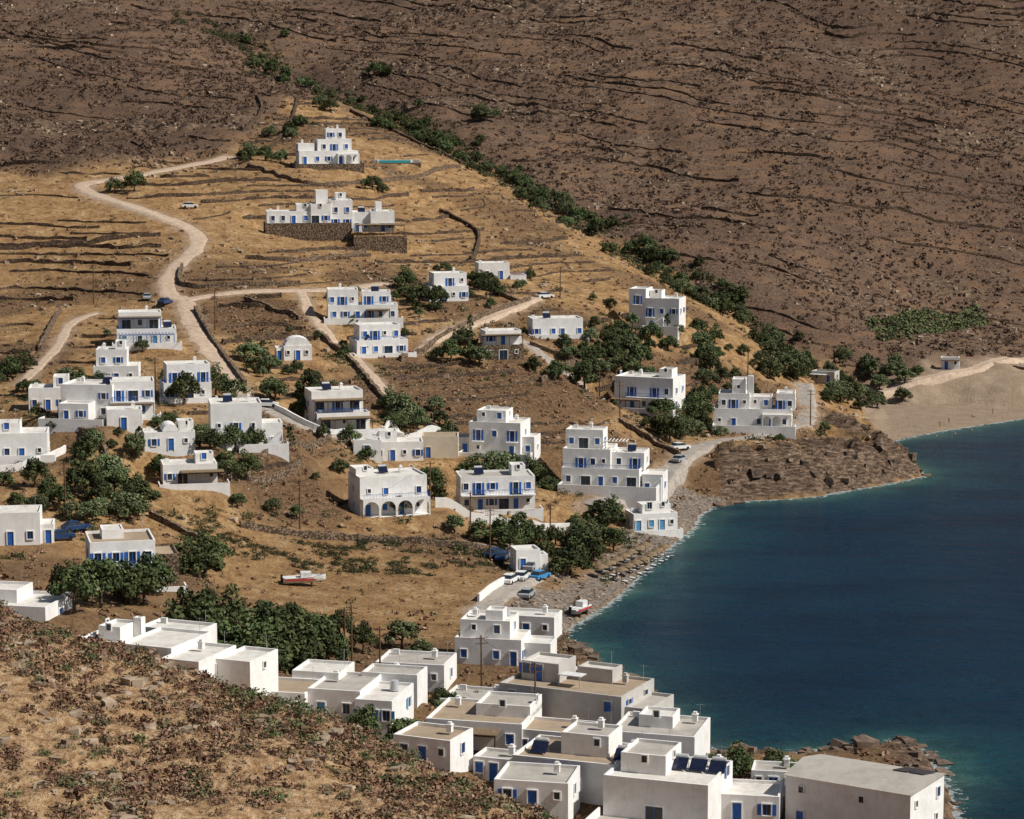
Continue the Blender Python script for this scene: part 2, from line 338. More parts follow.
# ---------------------------------------------------------------- terrain & sea
at={'far':FAR,'sand':SAND,'peb':PEB,'rock':ROCK,'green':GRNM,'spur':SPUR,'path':PATH,'brn':BRN}
mkobj("hillside_ground",gridmesh("hillside_ground",XS,YS,Z,at,[G.m]))
SX=ticks([(-300,0,50),(0,170,1.5),(170,400,15),(400,3500,200)]);SY=ticks([(-600,200,40),(200,640,1.5),(640,1200,80)])
sgx,sgy=np.meshgrid(SX,SY);sd_=look(SD,sgx,sgy)
mkobj("sea",gridmesh("sea",SX,SY,np.zeros(sgx.shape),{'shore':np.maximum(sd_,0)},[WT.m]))
# ---------------------------------------------------------------- roads
for i,(r,w) in enumerate(zip(ROADS,RW)):
    V=[];F=[];k=7
    for j,(x,y) in enumerate(r):
        a=Vector(r[max(j-1,0)]);b=Vector(r[min(j+1,len(r)-1)]);t=(b-a).normalized();nn=Vector((-t.y,t.x))
        ww=w*(1+.12*math.sin(j*.9+i)+.08*math.sin(j*2.3))
        zs=[gz(x+nn.x*ww*(q/(k-1)-.5),y+nn.y*ww*(q/(k-1)-.5)) for q in range(k)]
        zc=max(sum(zs)/k,max(zs)-.25)
        for q in range(k):
            o=ww*(q/(k-1)-.5);e=(q in(0,k-1));V.append((x+nn.x*o,y+nn.y*o,(max(zs[q],zc)+.12) if not e else zs[q]-.05))
    for j in range(len(r)-1):
        for q in range(k-1): F.append((j*k+q,j*k+q+1,(j+1)*k+q+1,(j+1)*k+q))
    F=[f_[::-1] for f_ in F]
    mkobj("dirt_road" if i in(0,1,2,3,5,9) else "village_road",mkmesh("road",V,F,None,[M['road'] if i in(0,1,2,3,5,9) else M['croad']],True))
# ---------------------------------------------------------------- walls along lines
def wallstrip(pts,th,h,jit,V,F,base=-.6):
    n0=len(V)
    for j,(x,y) in enumerate(pts):
        a=Vector(pts[max(j-1,0)]);b=Vector(pts[min(j+1,len(pts)-1)]);t=(b-a).normalized();nn=Vector((-t.y,t.x))*th/2
        g=gz(x,y);hh=h*(1+random.uniform(-jit,jit))
        V+= [(x+nn.x,y+nn.y,g+base),(x+nn.x,y+nn.y,g+hh),(x-nn.x,y-nn.y,g+hh),(x-nn.x,y-nn.y,g+base)]
    for j in range(len(pts)-1):
        a=n0+j*4;b=a+4
        F+=[(a,a+1,b+1,b),(a+1,a+2,b+2,b+1),(a+2,a+3,b+3,b+2)]
    e=n0+(len(pts)-1)*4;F+=[(n0,n0+3,n0+2,n0+1),(e,e+1,e+2,e+3)]
for i,w in enumerate(WALLS):
    V=[];F=[];wh=i in WHITEW
    wallstrip(smooth(w,1.3),.35 if wh else .7,1.7 if i==17 else(1.2 if wh else 1.0),.03 if wh else .25,V,F)
    mkobj("white_garden_wall" if wh else "stone_wall",mkmesh("wall",V,F,None,[M['white'] if wh else M['dstone' if i in(2,22,23,24,25,3) else 'stone']]))
V=[];F=[]
cx=np.arange(-190,215,1.6);cy=np.arange(380,1000,1.0);cgx,cgy=np.meshgrid(cx,cy)
CZs=look(Z,cgx,cgy)
for _ in range(3): CZs[1:-1]=(CZs[:-2]+CZs[1:-1]+CZs[2:])/3;CZs[:,1:-1]=(CZs[:,:-2]+CZs[:,1:-1]+CZs[:,2:])/3
CS2=look(SD,cgx,cgy);CR=road_d(cgx.ravel().astype(float),cgy.ravel().astype(float)).reshape(cgx.shape)
HA=np.array(HP)
for farp in(0,1):
    mk=(cgy>fB(cgx,cgy)+4) if farp else (cgy<fB(cgx,cgy)-2)
    FF_=CZs+tilt(cgx,cgy,float(farp))
    for li,lev in enumerate(np.arange(-20,190,2.9) if farp else np.arange(10,80,1.5)):
        cr=(FF_[:-1]<lev)&(FF_[1:]>=lev)&mk[1:];jj=np.argmax(cr,axis=0);okc=cr.any(axis=0);run=[]
        for i in range(len(cx)):
            j=jj[i]+1;ok=bool(okc[i])
            if ok:
                z0,z1=FF_[j-1,i],FF_[j,i];y=cy[j-1]+(lev-z0)/(z1-z0+1e-9)
                g=float(vn(np.array(cx[i]/(38 if farp else 24)+li*7.7),np.array(li*3.3+.5)))
                ok=g>(.56 if farp else .48) and CR[j,i]>2 and CS2[j,i]<-10 and np.hypot(HA[:,0]-cx[i],HA[:,1]+3-y).min()>9
                if ok and run and abs(y-run[-1][1])>3.5: ok=False
            if ok: run.append((cx[i],y))
            else:
                if len(run)>4: wallstrip(run,.5,random.uniform(.3,.75),.6,V,F)
                run=[]
        if len(run)>4: wallstrip(run,.5,.5,.5,V,F)
mkobj("terrace_walls",mkmesh("terrace_walls",V,F,None,[M['dstone']]))
# ---------------------------------------------------------------- foliage
def leaves(C,R,nl,size,shell=.45,up=0.,tint=None):
    C=np.asarray(C,float);R=np.asarray(R,float);k=len(C);T=k*nl
    d=rng.normal(size=(T,3));d/=np.linalg.norm(d,axis=1)[:,None]
    if up: d[:,2]=np.abs(d[:,2])*up+d[:,2]*(1-up)
    r=shell+(1-shell)*rng.random(T)**.6;c=np.repeat(C,nl,0);RR=np.repeat(R,nl,0)
    p_=c+d*r[:,None]*RR
    nn=d+rng.normal(size=(T,3))*.55;nn[:,2]+=.25;nn/=np.linalg.norm(nn,axis=1)[:,None]
    a=np.cross(nn,rng.normal(size=(T,3)));a/=np.linalg.norm(a,axis=1)[:,None];b=np.cross(nn,a)
    s=(size*rng.uniform(.55,1.35,T) if np.isscalar(size) else np.repeat(size,nl)*rng.uniform(.55,1.35,T))[:,None]
    bb=b*s*rng.uniform(.5,1,T)[:,None];aa=a*s
    V=np.stack([p_-aa,p_-bb*.8,p_+aa,p_+bb],1).reshape(-1,3)
    F=np.arange(T*4).reshape(-1,4)
    bt=np.repeat(tint if tint is not None else rng.random(k),nl)
    t=np.clip(bt*.65+rng.random(T)*.35,0,1)
    return V,F,np.repeat(t,4)
def limb(V,F,a,b,r0,r1,s=6):
    a=Vector(a);b=Vector(b);d=(b-a).normalized();u=d.orthogonal().normalized();w=d.cross(u);n0=len(V)
    for p_,r in((a,r0),(b,r1)):
        for k in range(s):
            q=p_+(u*math.cos(k/s*6.283)+w*math.sin(k/s*6.283))*r;V.append(tuple(q))
    for k in range(s): F.append((n0+k,n0+(k+1)%s,n0+s+(k+1)%s,n0+s+k))
def treevar(i,R,H,mat,nc=20,nl=95,low=.3):
    V=[];F=[];th=H*.34
    limb(V,F,(0,0,-.6),(.1,.05,th),.22,.15,8);Cc=[];Rc=[]
    for k in range(nc):
        a=k*2.4+random.random();rr=R*math.sqrt((k+.5)/nc)*.86
        z=H*low+(H*.55)*(1-(rr/R)**2)*random.uniform(.5,1.25)
        q=(rr*math.cos(a),rr*math.sin(a),z);Cc.append(q);s=R*random.uniform(.22,.44);Rc.append((s,s,s*.9))
        if k%3==0: limb(V,F,(.1,.05,th*.9),q,.10,.03,5)
    V2,F2,t=leaves(Cc,Rc,nl,.19,.35)
    n0=len(V);VV=np.r_[np.array(V),V2];FF=np.r_[np.array(F),F2+n0];tt=np.r_[np.zeros(n0),t]
    return mkmesh("tree_%d"%i,VV,FF,{'tint':tt},[M['bark'],M[mat]],False,[0]*len(F)+[1]*len(F2))
TV=[treevar(i,random.uniform(2.2,2.8),random.uniform(3.4,5.2),'leaf' if i<7 else 'leaf2',low=random.uniform(.2,.36)) for i in range(10)]
CYP=treevar(20,1.0,6.5,'leaf',16,60)
def blocked(x,y,mg=1.2):
    if float(look(SD,x,y))>-2.5: return True
    if road_d(np.array([float(x)]),np.array([float(y)]))[0]<.8: return True
    for i,hw,dp in PADS:
        hx_,hy_=HP[i]
        if abs(x-hx_)<hw+mg-1.5 and hy_-3<y<hy_+dp+1: return True
    return False
def plant(x,y,s,v_):
    o=mkobj("tree",v_,(x,y,gz(x,y)-.15));o.rotation_euler=(0,0,random.random()*6.28);o.scale=(s*random.uniform(.9,1.15),s*random.uniform(.9,1.1),s*random.uniform(.8,1.2))
big={0:1.4,3:1.5,4:1.6,5:1.6,6:1.5,7:1.5,8:1.6,9:1.3,10:1.3,11:1.25,12:1.2}
for i,(x,y) in enumerate(TR):
    s=big.get(i,random.uniform(.9,1.3))
    if 94<=i<104: s*=.7
    pal=TV[:7] if (i<13 or 29<=i<=38) else (TV[5:] if 65<=i<=77 else TV)
    plant(x,y,s,random.choice(pal))
    nc,sp_=(3,7) if 52<=i<=81 else ((3,5) if i<13 or 29<=i<=38 else ((1,4) if 94<=i<104 else (1,6)))
    if i>=104: nc=3
    for k in range(nc):
        xx=x+random.uniform(-sp_,sp_);yy=y+random.uniform(-sp_,sp_)
        if not blocked(xx,yy): plant(xx,yy,s*random.uniform(.45,.95),random.choice(pal))
for k in range(170):
    h=HP[random.choice(list(range(2,31)))];a=random.random()*6.28;r=random.uniform(8,18);xx=h[0]+r*math.cos(a);yy=h[1]+4+r*math.sin(a)
    if not blocked(xx,yy): plant(xx,yy,random.uniform(.35,.85),random.choice(TV))
for k in range(260):
    t=random.random()**.8*(len(RAV)-1);i=int(t);f_=t-i;w_=random.gauss(0,4.5);xx=RAV[i][0]*(1-f_)+RAV[min(i+1,len(RAV)-1)][0]*f_+w_*.6;yy=RAV[i][1]*(1-f_)+RAV[min(i+1,len(RAV)-1)][1]*f_+w_
    if vn(np.array(t*1.7),np.array(3.3))>.3 and not blocked(xx,yy): plant(xx,yy,random.uniform(.4,1.05),random.choice(TV))
for x,y in[(-20,318),(-15,322),(-24,326),(-12,312),(-30,320),(-17,268),(-12,270),(9,287),(10,289),(30,268),(26,270)]: plant(x,y,random.uniform(.7,1.1),random.choice(TV))
for x,y in[(-38,411),(-62,398),(-30,500),(36,558),(-9,520),(-60,405)]:
    o=mkobj("cypress_tree",CYP,(x,y,gz(x,y)-.1));s=random.uniform(.7,1);o.scale=(s,s,s)
def scatter(name,N_,fn,box,r0,r1,nl,ls,mat,up=.6,flat=.7,tfn=None,pw=2.2):
    x=rng.uniform(box[0],box[1],N_);y=rng.uniform(box[2],box[3],N_)
    keep=rng.random(N_)<fn(x,y);x=x[keep];y=y[keep];z=look(Z,x,y)
    r=r0+(r1-r0)*rng.random(len(x))**pw
    C=np.c_[x,y,z+r*.15];R=np.c_[r,r*rng.uniform(.8,1.2,len(x)),r*flat]
    t=rng.random(len(x)) if tfn is None else tfn(x,y)
    V,F,t=leaves(C,R,nl,r*ls,.35,up,t);return mkobj(name,mkmesh(name,V,F,{'tint':t},[M[mat]]))
def clear(x,y):
    m=(look(SD,x,y)<-3)&(road_d(x.copy(),y.copy())>.6)&(look(SAND,x,y)<.3)
    for i,hw,dp in PADS:
        hx_,hy_=HP[i];m&=~((abs(x-hx_)<hw)&(y>hy_-2.5)&(y<hy_+dp+.5))
    return m
def vis(x,y,mg=40): return abs(x)<.2117*y+mg
scatter("hillside_scrub",75000,lambda x,y:(vis(x,y,25)&(y>fB(x,y)-3)&clear(x,y))*np.where(fbm(x/22,y/22,3)>-.1,.95,.4),(-215,225,560,960),.3,1.25,9,.42,'dry')
scatter("field_scrub",60000,lambda x,y:(vis(x,y,25)&(y<fB(x,y)+3)&clear(x,y))*(.14+.83*brown(x,y)),(-150,110,235,760),.2,.85,10,.42,'dry2')
def near(x,y,pts,w): return segd(x,y,pts)[0]<w
scatter("ravine_shrubs",60000,lambda x,y:(near(x,y,RAV,5+9*vn(x/15,y/15))&(fbm(x/9,y/9,2)>-.3)&clear(x,y))*.30,(-130,100,590,920),.5,1.8,34,.2,'shrub',.5,.8,None,1.2)
scatter("green_hillside_shrubs",7000,lambda x,y:(inpoly(x,y,GRN)&(fbm(x/8,y/8,3)>-.3))*.8,(90,140,625,705),.5,1.9,26,.24,'shrub',.5,.6,lambda x,y:.5+.5*rng.random(len(x)),1.2)
def gard(x,y):
    m=np.zeros(x.shape,bool)
    for i in list(range(2,31))+[42,43]:
        h=HP[i];r=np.hypot(x-h[0],(y-h[1]-2)*.8);m|=(r>4)&(r<16)
    return (m&clear(x,y)&(fbm(x/5,y/5,2)>.12))*.36
scatter("garden_shrubs",17000,gard,(-100,75,335,600),.4,1.4,50,.17,'shrub',.5,.8,None,1.3)
scatter("valley_grass_clumps",14000,lambda x,y:(segd(x,y,[(-60,372),(-20,385),(0,392),(-10,372),(-60,372)])[0]<6)*(fbm(x/4,y/4,2)>.1)*clear(x,y)*.5,(-68,8,362,400),.25,.9,40,.16,'shrub',.5,.6,None,1.4)
SPm=lambda x,y:(look(SPUR,x,y)>.5)&vis(x,y,10)
scatter("foreground_scrub",20000,lambda x,y:SPm(x,y)*np.where(fbm(x/6,y/6,3)>-.05,.95,.22),(-48,14,88,160),.12,.62,42,.2,'dry2',.7,.8,None,1.9)
scatter("foreground_green_shrubs",3400,lambda x,y:SPm(x,y)*np.where(segd(x,y,[(-22,144),(-10.2,132),(-.6,122),(4,116)])[0]<5,np.where(x>-16,.8,.1),.05+.25*(fbm(x/7+9,y/7,2)>.2)),(-40,10,92,150),.25,.85,120,.12,'shrub',.6,.8)
def rocks(name,N_,fn,box,r0,r1,mat):
    x=rng.uniform(box[0],box[1],N_);y=rng.uniform(box[2],box[3],N_);k=rng.random(N_)<fn(x,y);x=x[k];y=y[k];z=look(Z,x,y)
    base=np.array([(sx*.6,sy*.6,sz*.45) for sz in(-1,1) for sy in(-1,1) for sx in(-1,1)])
    fc=np.array([(0,2,3,1),(4,5,7,6),(0,1,5,4),(2,6,7,3),(0,4,6,2),(1,3,7,5)])
    n_=len(x);r=r0+(r1-r0)*rng.random(n_)**3;V=base[None]*(1+rng.normal(size=(n_,8,3))*.28)
    a=rng.random(n_)*6.28;ca,sa=np.cos(a)[:,None],np.sin(a)[:,None]
    V=np.stack([V[:,:,0]*ca-V[:,:,1]*sa,V[:,:,0]*sa+V[:,:,1]*ca,V[:,:,2]],2)*r[:,None,None]+np.stack([x,y,z],1)[:,None]
    F=(fc[None]+np.arange(n_)[:,None,None]*8).reshape(-1,4);mkobj(name,mkmesh(name,V.reshape(-1,3),F,None,[M[mat]]))
rocks("foreground_rocks",6500,lambda x,y:SPm(x,y)*np.where(fbm(x/5+4,y/5,3)>.0,.9,.15),(-48,14,88,160),.06,.6,'stones')
rocks("hillside_rocks",40000,lambda x,y:(vis(x,y,20)&clear(x,y))*np.where(outcrop(x,y)>.3,.8,.04),(-205,215,380,950),.25,1.05,'stones')
M['srock']=simple("shore_rock",(.20,.145,.105),(.06,.043,.034),.6)
rocks("shore_rocks",9000,lambda x,y:(abs(look(SD,x,y)+1.5)<2.5+2*vn(x/4,y/4))*.6*((y<345)|((x>38)&(y<545))),(-5,90,235,545),.3,1.9,'srock')
rocks("beach_pebbles",9000,lambda x,y:(look(PEB,x,y)>.3)*.7,(0,50,340,470),.1,.5,'stones')
# ---------------------------------------------------------------- buildings
class Bd:
    def __init__(s,wall='white',drop=.14): s.d={};s.wall=wall;s.drop=drop
    def add(s,key,mat,V,F):
        e=s.d.setdefault(key,(mat,[],[]));n0=len(e[1]);e[1].extend(V);e[2].extend([tuple(i+n0 for i in f_) for f_ in F])
    def box(s,key,mat,x0,x1,y0,y1,z0,z1,top=None):
        V=[(x0,y0,z0),(x1,y0,z0),(x1,y1,z0),(x0,y1,z0),(x0,y0,z1),(x1,y0,z1),(x1,y1,z1),(x0,y1,z1)]
        F=[(0,3,2,1),(0,1,5,4),(1,2,6,5),(2,3,7,6),(3,0,4,7)]
        if top: s.add(key,mat,V,F);s.add('roof_'+top,top,V[4:],[(0,1,2,3)])
        else: s.add(key,mat,V,F+[(4,5,6,7)])
    def pan(s,key,mat,face,b,c0,c1,z0,z1,pr,st=0.0):
        x0,x1,y0,y1=b
        if face=='f': s.box(key,mat,x0+c0,x0+c1,y0-pr,y0-st,z0,z1)
        elif face=='r': s.box(key,mat,x1+st,x1+pr,y0+c0,y0+c1,z0,z1)
        else: s.box(key,mat,x0-pr,x0-st,y0+c0,y0+c1,z0,z1)
    def opening(s,face,b,c,zb,kind,blue='blue'):
        closed=False
        if kind in 'Ww' and random.random()<s.drop: return
        if kind=='W':
            q=random.random()
            if q<.28: kind='w'
            elif q<.5: closed=True
        w,h,sill={'W':(.9,1.2,.95),'w':(.6,.75,1.35),'D':(.95,2.1,.05),'d':(.9,2.05,.05),'G':(1.9,2.1,.05),'B':(.95,2.1,.1),'L':(1.5,1.3,.9),'O':(2.4,2.3,.02)}[kind]
        z0=zb+sill;z1=z0+h;a=c-w/2;e=c+w/2;t=.13
        if kind!='O':
            s.pan('surrounds',s.wall,face,b,a-t,a,z0-(.12 if sill>.2 else 0),z1+t,.14);s.pan('surrounds',s.wall,face,b,e,e+t,z0-(.12 if sill>.2 else 0),z1+t,.14)
            s.pan('surrounds',s.wall,face,b,a,e,z1,z1+t,.14)
            if sill>.2: s.pan('surrounds',s.wall,face,b,a,e,z0-.12,z0,.17)
        if kind in 'Dd' or closed: s.pan('doors_and_shutters',blue,face,b,a,e,z0,z1,.03)
        else: s.pan('windows','glass',face,b,a,e,z0,z1,.02)
        if closed: return
        if kind in 'WLBG':
            s.pan('window_frames',blue,face,b,c-.04,c+.04,z0,z1,.05,.021)
            s.pan('window_frames',blue,face,b,a,a+.07,z0,z1,.05,.021);s.pan('window_frames',blue,face,b,e-.07,e,z0,z1,.05,.021)
        if kind=='B' or (kind=='W' and random.random()<.45):
            for q0,q1 in((a-t-w*.48,a-t-.02),(e+t+.02,e+t+w*.48)): s.pan('shutters',blue,face,b,q0,q1,z0,z1,.07)
        if kind=='B':
            s.pan('balcony',s.wall,face,b,a-.7,e+.7,zb-.12,zb+.03,1.1)
            s.rail(face,b,a-.7,e+.7,zb+.03,1.05,blue)
    def rail(s,face,b,c0,c1,z,pr,blue,h=.95):
        n_=max(2,int((c1-c0)/.28))
        for k in range(n_+1):
            c=c0+(c1-c0-.04)*k/n_;s.pan('railing',blue,face,b,c,c+.04,z,z+h,pr,pr-.04)
        s.pan('railing',blue,face,b,c0,c1,z+h,z+h+.06,pr+.01,pr-.06)
    def block(s,x0,x1,y0,y1,z0,z1,front='',right='',left='',top='roof',blue='blue',wall=None,par=.35):
        wall=wall or s.wall;zb=-3.5 if z0<=0 else z0-.05
        s.box('walls' if wall==s.wall else wall+'_walls',wall,x0,x1,y0,y1,zb,z1,top)
        if par:
            t=.22;k='parapet' if wall==s.wall else wall+'_parapet'
            for a in((x0,x1,y0,y0+t),(x0,x1,y1-t,y1),(x0,x0+t,y0+t,y1-t),(x1-t,x1,y0+t,y1-t)): s.box(k,wall,*a,z1,z1+par)
        b=(x0,x1,y0,y1);zz=max(z0,0)
        for face,spec in(('f',front),('r',right),('l',left)):
            ln_=(x1-x0) if face=='f' else (y1-y0)
            for st_,row in enumerate(spec.split('|')):
                for k,ch in enumerate(row):
                    if ch!='.': s.opening(face,b,ln_*(k+.5)/len(row)+random.uniform(-.2,.2),zz+3.0*st_+.02,ch,blue)
        if par and top!='roofb' and (x1-x0)>5 and random.random()<.5:
            s.box('air_conditioner','awn',x0+.8,x0+1.6,y1-1.2,y1-.8,z1+.02,z1+.7)
        if (x1-x0)>4:
            V=[];F=[];limb(V,F,(x1-1,y1-1,z1),(x1-1,y1-1,z1+2.2),.025,.02,4);limb(V,F,(x1-1.5,y1-1,z1+2),(x1-.5,y1-1,z1+2.05),.015,.015,4);s.add('tv_antenna','metal',V,F)
    def arcade(s,x0,x1,y,z0,h,n_,dep,top='roof'):
        yf=y-dep;bw=(x1-x0)/n_;pw=.42;r=(bw-pw)/2;zt=z0+h;zs=min(z0+h-.35-r,z0+2.1);zs=max(zs,z0+.6)
        rv=zt-.35-zs
        for i in range(n_+1):
            xc=x0+i*bw;a=max(xc-pw/2,x0);e=min(xc+pw/2,x1);s.box('arcade',s.wall,a,e,yf,yf+.35,z0-3 if z0<=0 else z0,zt)
        for i in range(n_):
            c=(x0+i*bw+x0+(i+1)*bw)/2;m=10
            for k in range(m):
                t0=math.pi*(1-k/m);t1=math.pi*(1-(k+1)/m)
                p0=(c+r*math.cos(t0),zs+rv*math.sin(t0));p1=(c+r*math.cos(t1),zs+rv*math.sin(t1))
                V=[(p0[0],yf,p0[1]),(p1[0],yf,p1[1]),(p1[0],yf,zt),(p0[0],yf,zt),(p0[0],yf+.35,p0[1]),(p1[0],yf+.35,p1[1]),(p1[0],yf+.35,zt),(p0[0],yf+.35,zt)]
                s.add('arcade',s.wall,V,[(0,1,2,3),(5,4,7,6),(4,5,1,0),(3,2,6,7)])
        s.box('porch_roof',s.wall,x0,x1,yf+.352,y-.002,zt-.22,zt-.01,top)
        s.box('porch_floor',s.wall,x0,x1,yf+.352,y-.002,z0-2.5,z0+.06)
    def pergola(s,x0,x1,y0,y1,z0,z1,mat='wood',cover=True):
        for x in np.linspace(x0,x1-.15,max(2,int((x1-x0)/2.5)+1)):
            s.box('pergola',mat,x,x+.15,y0,y0+.15,z0-1.5,z1)
        for x in np.arange(x0,x1,.7): s.box('pergola',mat,x,x+.09,y0-.25,y1,z1+.002,z1+.12)
        s.box('pergola',mat,x0,x1,y0+.01,y0+.14,z1-.14,z1)
        if cover: s.box('pergola_cover','reed',x0-.1,x1+.1,y0-.2,y1,z1+.125,z1+.19)
    def terrace(s,x0,x1,y0,y1,z,mat=None,wall=.8):
        m=mat or s.wall;s.box('terrace_'+m,m,x0,x1,y0,y1,-4,z,'roofg')
        if wall:
            t=.2;s.box('terrace_wall',s.wall if mat is None else mat,x0,x1,y0,y0+t,z,z+wall);s.box('terrace_wall',s.wall if mat is None else mat,x0,x0+t,y0+t,y1,z,z+wall);s.box('terrace_wall',s.wall if mat is None else mat,x1-t,x1,y0+t,y1,z,z+wall)
    def stair(s,x0,x1,y,z0,z1,dx):
        n_=max(3,int((z1-z0)/.19))
        for k in range(n_):
            a=x0+(x1-x0)*k/n_;e=x0+(x1-x0)*(k+1)/n_;s.box('stairs',s.wall,min(a,e),max(a,e),y-dx,y-.003,z0-2,z0+(z1-z0)*(k+1)/n_)
    def chim(s,x,y,z):
        s.box('chimney',s.wall,x-.3,x+.3,y-.3,y+.3,z,z+.8);s.box('chimney',s.wall,x-.38,x+.38,y-.38,y+.38,z+.8,z+.9);s.box('chimney',s.wall,x-.2,x+.2,y-.2,y+.2,z+.9,z+1.15)
    def heater(s,x,y,z):
        V=[(x-.9,y-.8,z+.15),(x+.9,y-.8,z+.15),(x+.9,y+.5,z+1.15),(x-.9,y+.5,z+1.15)];V+=[(a,b+.05,c-.08) for a,b,c in V]
        s.add('solar_heater_panel','panel',V,[(0,1,2,3),(7,6,5,4),(0,4,5,1),(1,5,6,2),(2,6,7,3),(3,7,4,0)])
        for dx in(-.85,.8): s.box('solar_heater_frame','metal',x+dx,x+dx+.05,y+.45,y+.5,z,z+1.1)
        V=[];F=[];limb(V,F,(x-.75,y+.72,z+1.2),(x+.75,y+.72,z+1.2),.27,.27,12);F+=[tuple(range(11,-1,-1)),tuple(range(12,24))];s.add('solar_heater_tank','metal',V,F)
        for dx in(-.6,.55): s.box('solar_heater_frame','metal',x+dx,x+dx+.05,y+.7,y+.75,z,z+.96)
    def tank(s,x,y,z):
        V=[];F=[];limb(V,F,(x,y,z),(x,y,z+1.2),.55,.5,14);F+=[tuple(range(14,28))];s.add('water_tank','metal',V,F)
    def vault(s,x0,x1,y0,y1,z,rise):
        V=[];F=[];m=10
        for i in range(m+1):
            a=math.pi*i/m;x=(x0+x1)/2-math.cos(a)*(x1-x0)/2;zz=z+math.sin(a)*rise;V+=[(x,y0,zz),(x,y1,zz)]
        for i in range(m): F.append((2*i,2*i+2,2*i+3,2*i+1))
        F.append(tuple(2*i for i in range(m,-1,-1)));F.append(tuple(2*i+1 for i in range(m+1)));s.add('vaulted_roof',s.wall,V,F)
    def done(s,name,i,rot,dz=0.,at=None,sc=None):
        if sc is None: sc={12:.88,13:.9,14:.88,15:.9,20:.84,16:.9,17:.94,18:.9,27:.9,28:.95}.get(i,.94) if at is None and 2<=i<=30 else 1.
        x,y=HP[i] if at is None else at;z=HZ[i] if at is None else gz(x,y)
        e=bpy.data.objects.new(name,None);COL.objects.link(e);e.location=(x,y,z+dz);e.rotation_euler=(0,0,math.radians(rot));e.empty_display_size=.5;e.scale=(sc,sc,sc)
        for key,(mat,V,F) in s.d.items():
            m=bpy.data.meshes.new(key);m.from_pydata(V,[],F);m.materials.append(M[mat]);mkobj(key,m,parent=e)
        return e
b=Bd();b.terrace(-10,9,-4,9,1.0,'stone',.3);b.block(-8.5,8,0,8,1,4.4,'DWWDW','WW','W');b.block(-8.5,-4,2,8,4.3,6.4,'W','','W');b.block(-3,6.5,2.5,9,4.3,7.6,'WBW','W','W');b.block(-.5,5,4,9,7.5,10.4,'WW','W','w');b.chim(3,6,10.7);b.arcade(2,8,0,1,3,3,2);b.chim(-7,5,6.7);b.done("hilltop_villa",0,12)
b=Bd();b.terrace(-17.5,4,-3,9,4,'stone',.5);b.block(-17,-6,0,7,4,7,'WWDW','','W');b.block(-9.5,-5,1,8,7,8.6,'w','','w');b.block(-6,-1,-.5,8,4,8.8,'GW|w','w','w');b.block(-4.5,-1.5,3,8,8.7,12,'w','w','w');b.block(-1,4.5,0,9,3,9.6,'BW|WW','W','W');b.block(.5,3,3,8,9.5,11.3,'w','w','');b.block(4.5,9,.5,9,2,6.6,'DW','W','');b.block(9,15,-.5,8,2,6.8,'WDW','WW','');b.block(10.5,12,2,6,6.7,9,'','','');b.pergola(5,17,-6,-.6,1.2,3.9);b.terrace(4.2,17.5,-7,0,.8,'stone',.5);b.chim(-14,4,7.3);b.heater(7,4,6.7);b.done("hillside_villa",1,8)
b=Bd();b.block(-4.2,3.8,0,6,0,3.9,'WD','W','W');b.terrace(3.9,8,-1,4,.3,None,.9);b.rail('f',(3.9,8,-1.05,4),0,4,1.2,.05,'blue',.6);b.done("white_cottage",2,10)
b=Bd();b.block(-5,4.5,0,7,0,3.3,'WDWW','WW','W');b.block(-3.5,4.5,2,8,3.2,6.3,'WBW','WW','W');b.chim(2,5,6.6);b.done("white_house",3,14)
b=Bd();b.block(-8,8,0,7,0,3.3,'WWDBWW','WW','WW');b.block(-8,-1,1.5,8,3.2,6.8,'WBW','W','WW');b.block(0,6.5,2.5,8,3.2,6.2,'BW','WW','');b.rail('f',(-1,8,0,8),0,9,3.3,-.1,'blue');b.terrace(-9,9,-4,0,.2);b.heater(3,5,6.3);b.chim(-5,5,7.1);b.pergola(1,6,-3,0,.2,2.6);b.done("white_house",4,6)
b=Bd();b.block(-5.8,5.8,0,8,0,3.2,'DWGW','WW','W');b.block(-4.8,4.5,1.8,8,3.2,6.4,'WBWW','W','W');b.rail('f',(-5.8,5.8,0,8),0,11.6,3.3,-.1,'blue');b.terrace(-7,7,-3,0,.1);b.done("white_house",5,16)
b=Bd();b.block(-4.8,4.8,0,6,0,3,'WGW','W','W',wall='stone');b.block(-3.5,4.8,2.2,7.5,3,6,'WDW','WW','W');b.pergola(-4.7,4.7,.1,2.2,3.1,5.4);b.done("stone_house",6,14)
b=Bd();b.block(-6,6,0,7,0,4.2,'W.WDWW','WW','W');b.terrace(-7,7,-2.5,0,.2);b.heater(-2,4,4.3);b.done("white_bungalow",7,10)
b=Bd();b.block(-6.5,-2.2,.5,8,0,9.6,'w|W|B','w','W|W|w');b.block(-2.2,6.3,0,8,0,7.4,'WDW|BWW','W|WW','');b.block(-2,1,4,8,7.3,9,'w','','');b.terrace(-2.2,6.8,-3.5,0,.3);b.chim(4.5,5,7.7);b.stair(-2,2.5,0,.3,3,1);b.done("white_tower_house",8,-16)
b=Bd();b.block(-3,3,0,5,0,3.2,'wDw','W','w',par=0);b.vault(-2.7,2.7,0.2,4.8,3.2,1.8);b.block(-4.6,-3,.5,5,0,2.4,'d','','');b.done("chapel",9,10)
b=Bd();b.block(-6.5,6,0,8,0,3.3,'DWDW','WW','W',blue='lblue');b.block(-6,3,2.6,9,3.2,6.6,'GWG','W','W',blue='lblue');b.pergola(-6,5.5,-2.8,0,.2,2.7,'blue',False);b.pergola(-5.8,2.8,.2,2.6,3.3,5.9,'wood');b.terrace(-7.5,7,-4,0,.15);b.chim(0,6,6.9);b.heater(4.3,5,3.4);b.done("white_house",10,10)
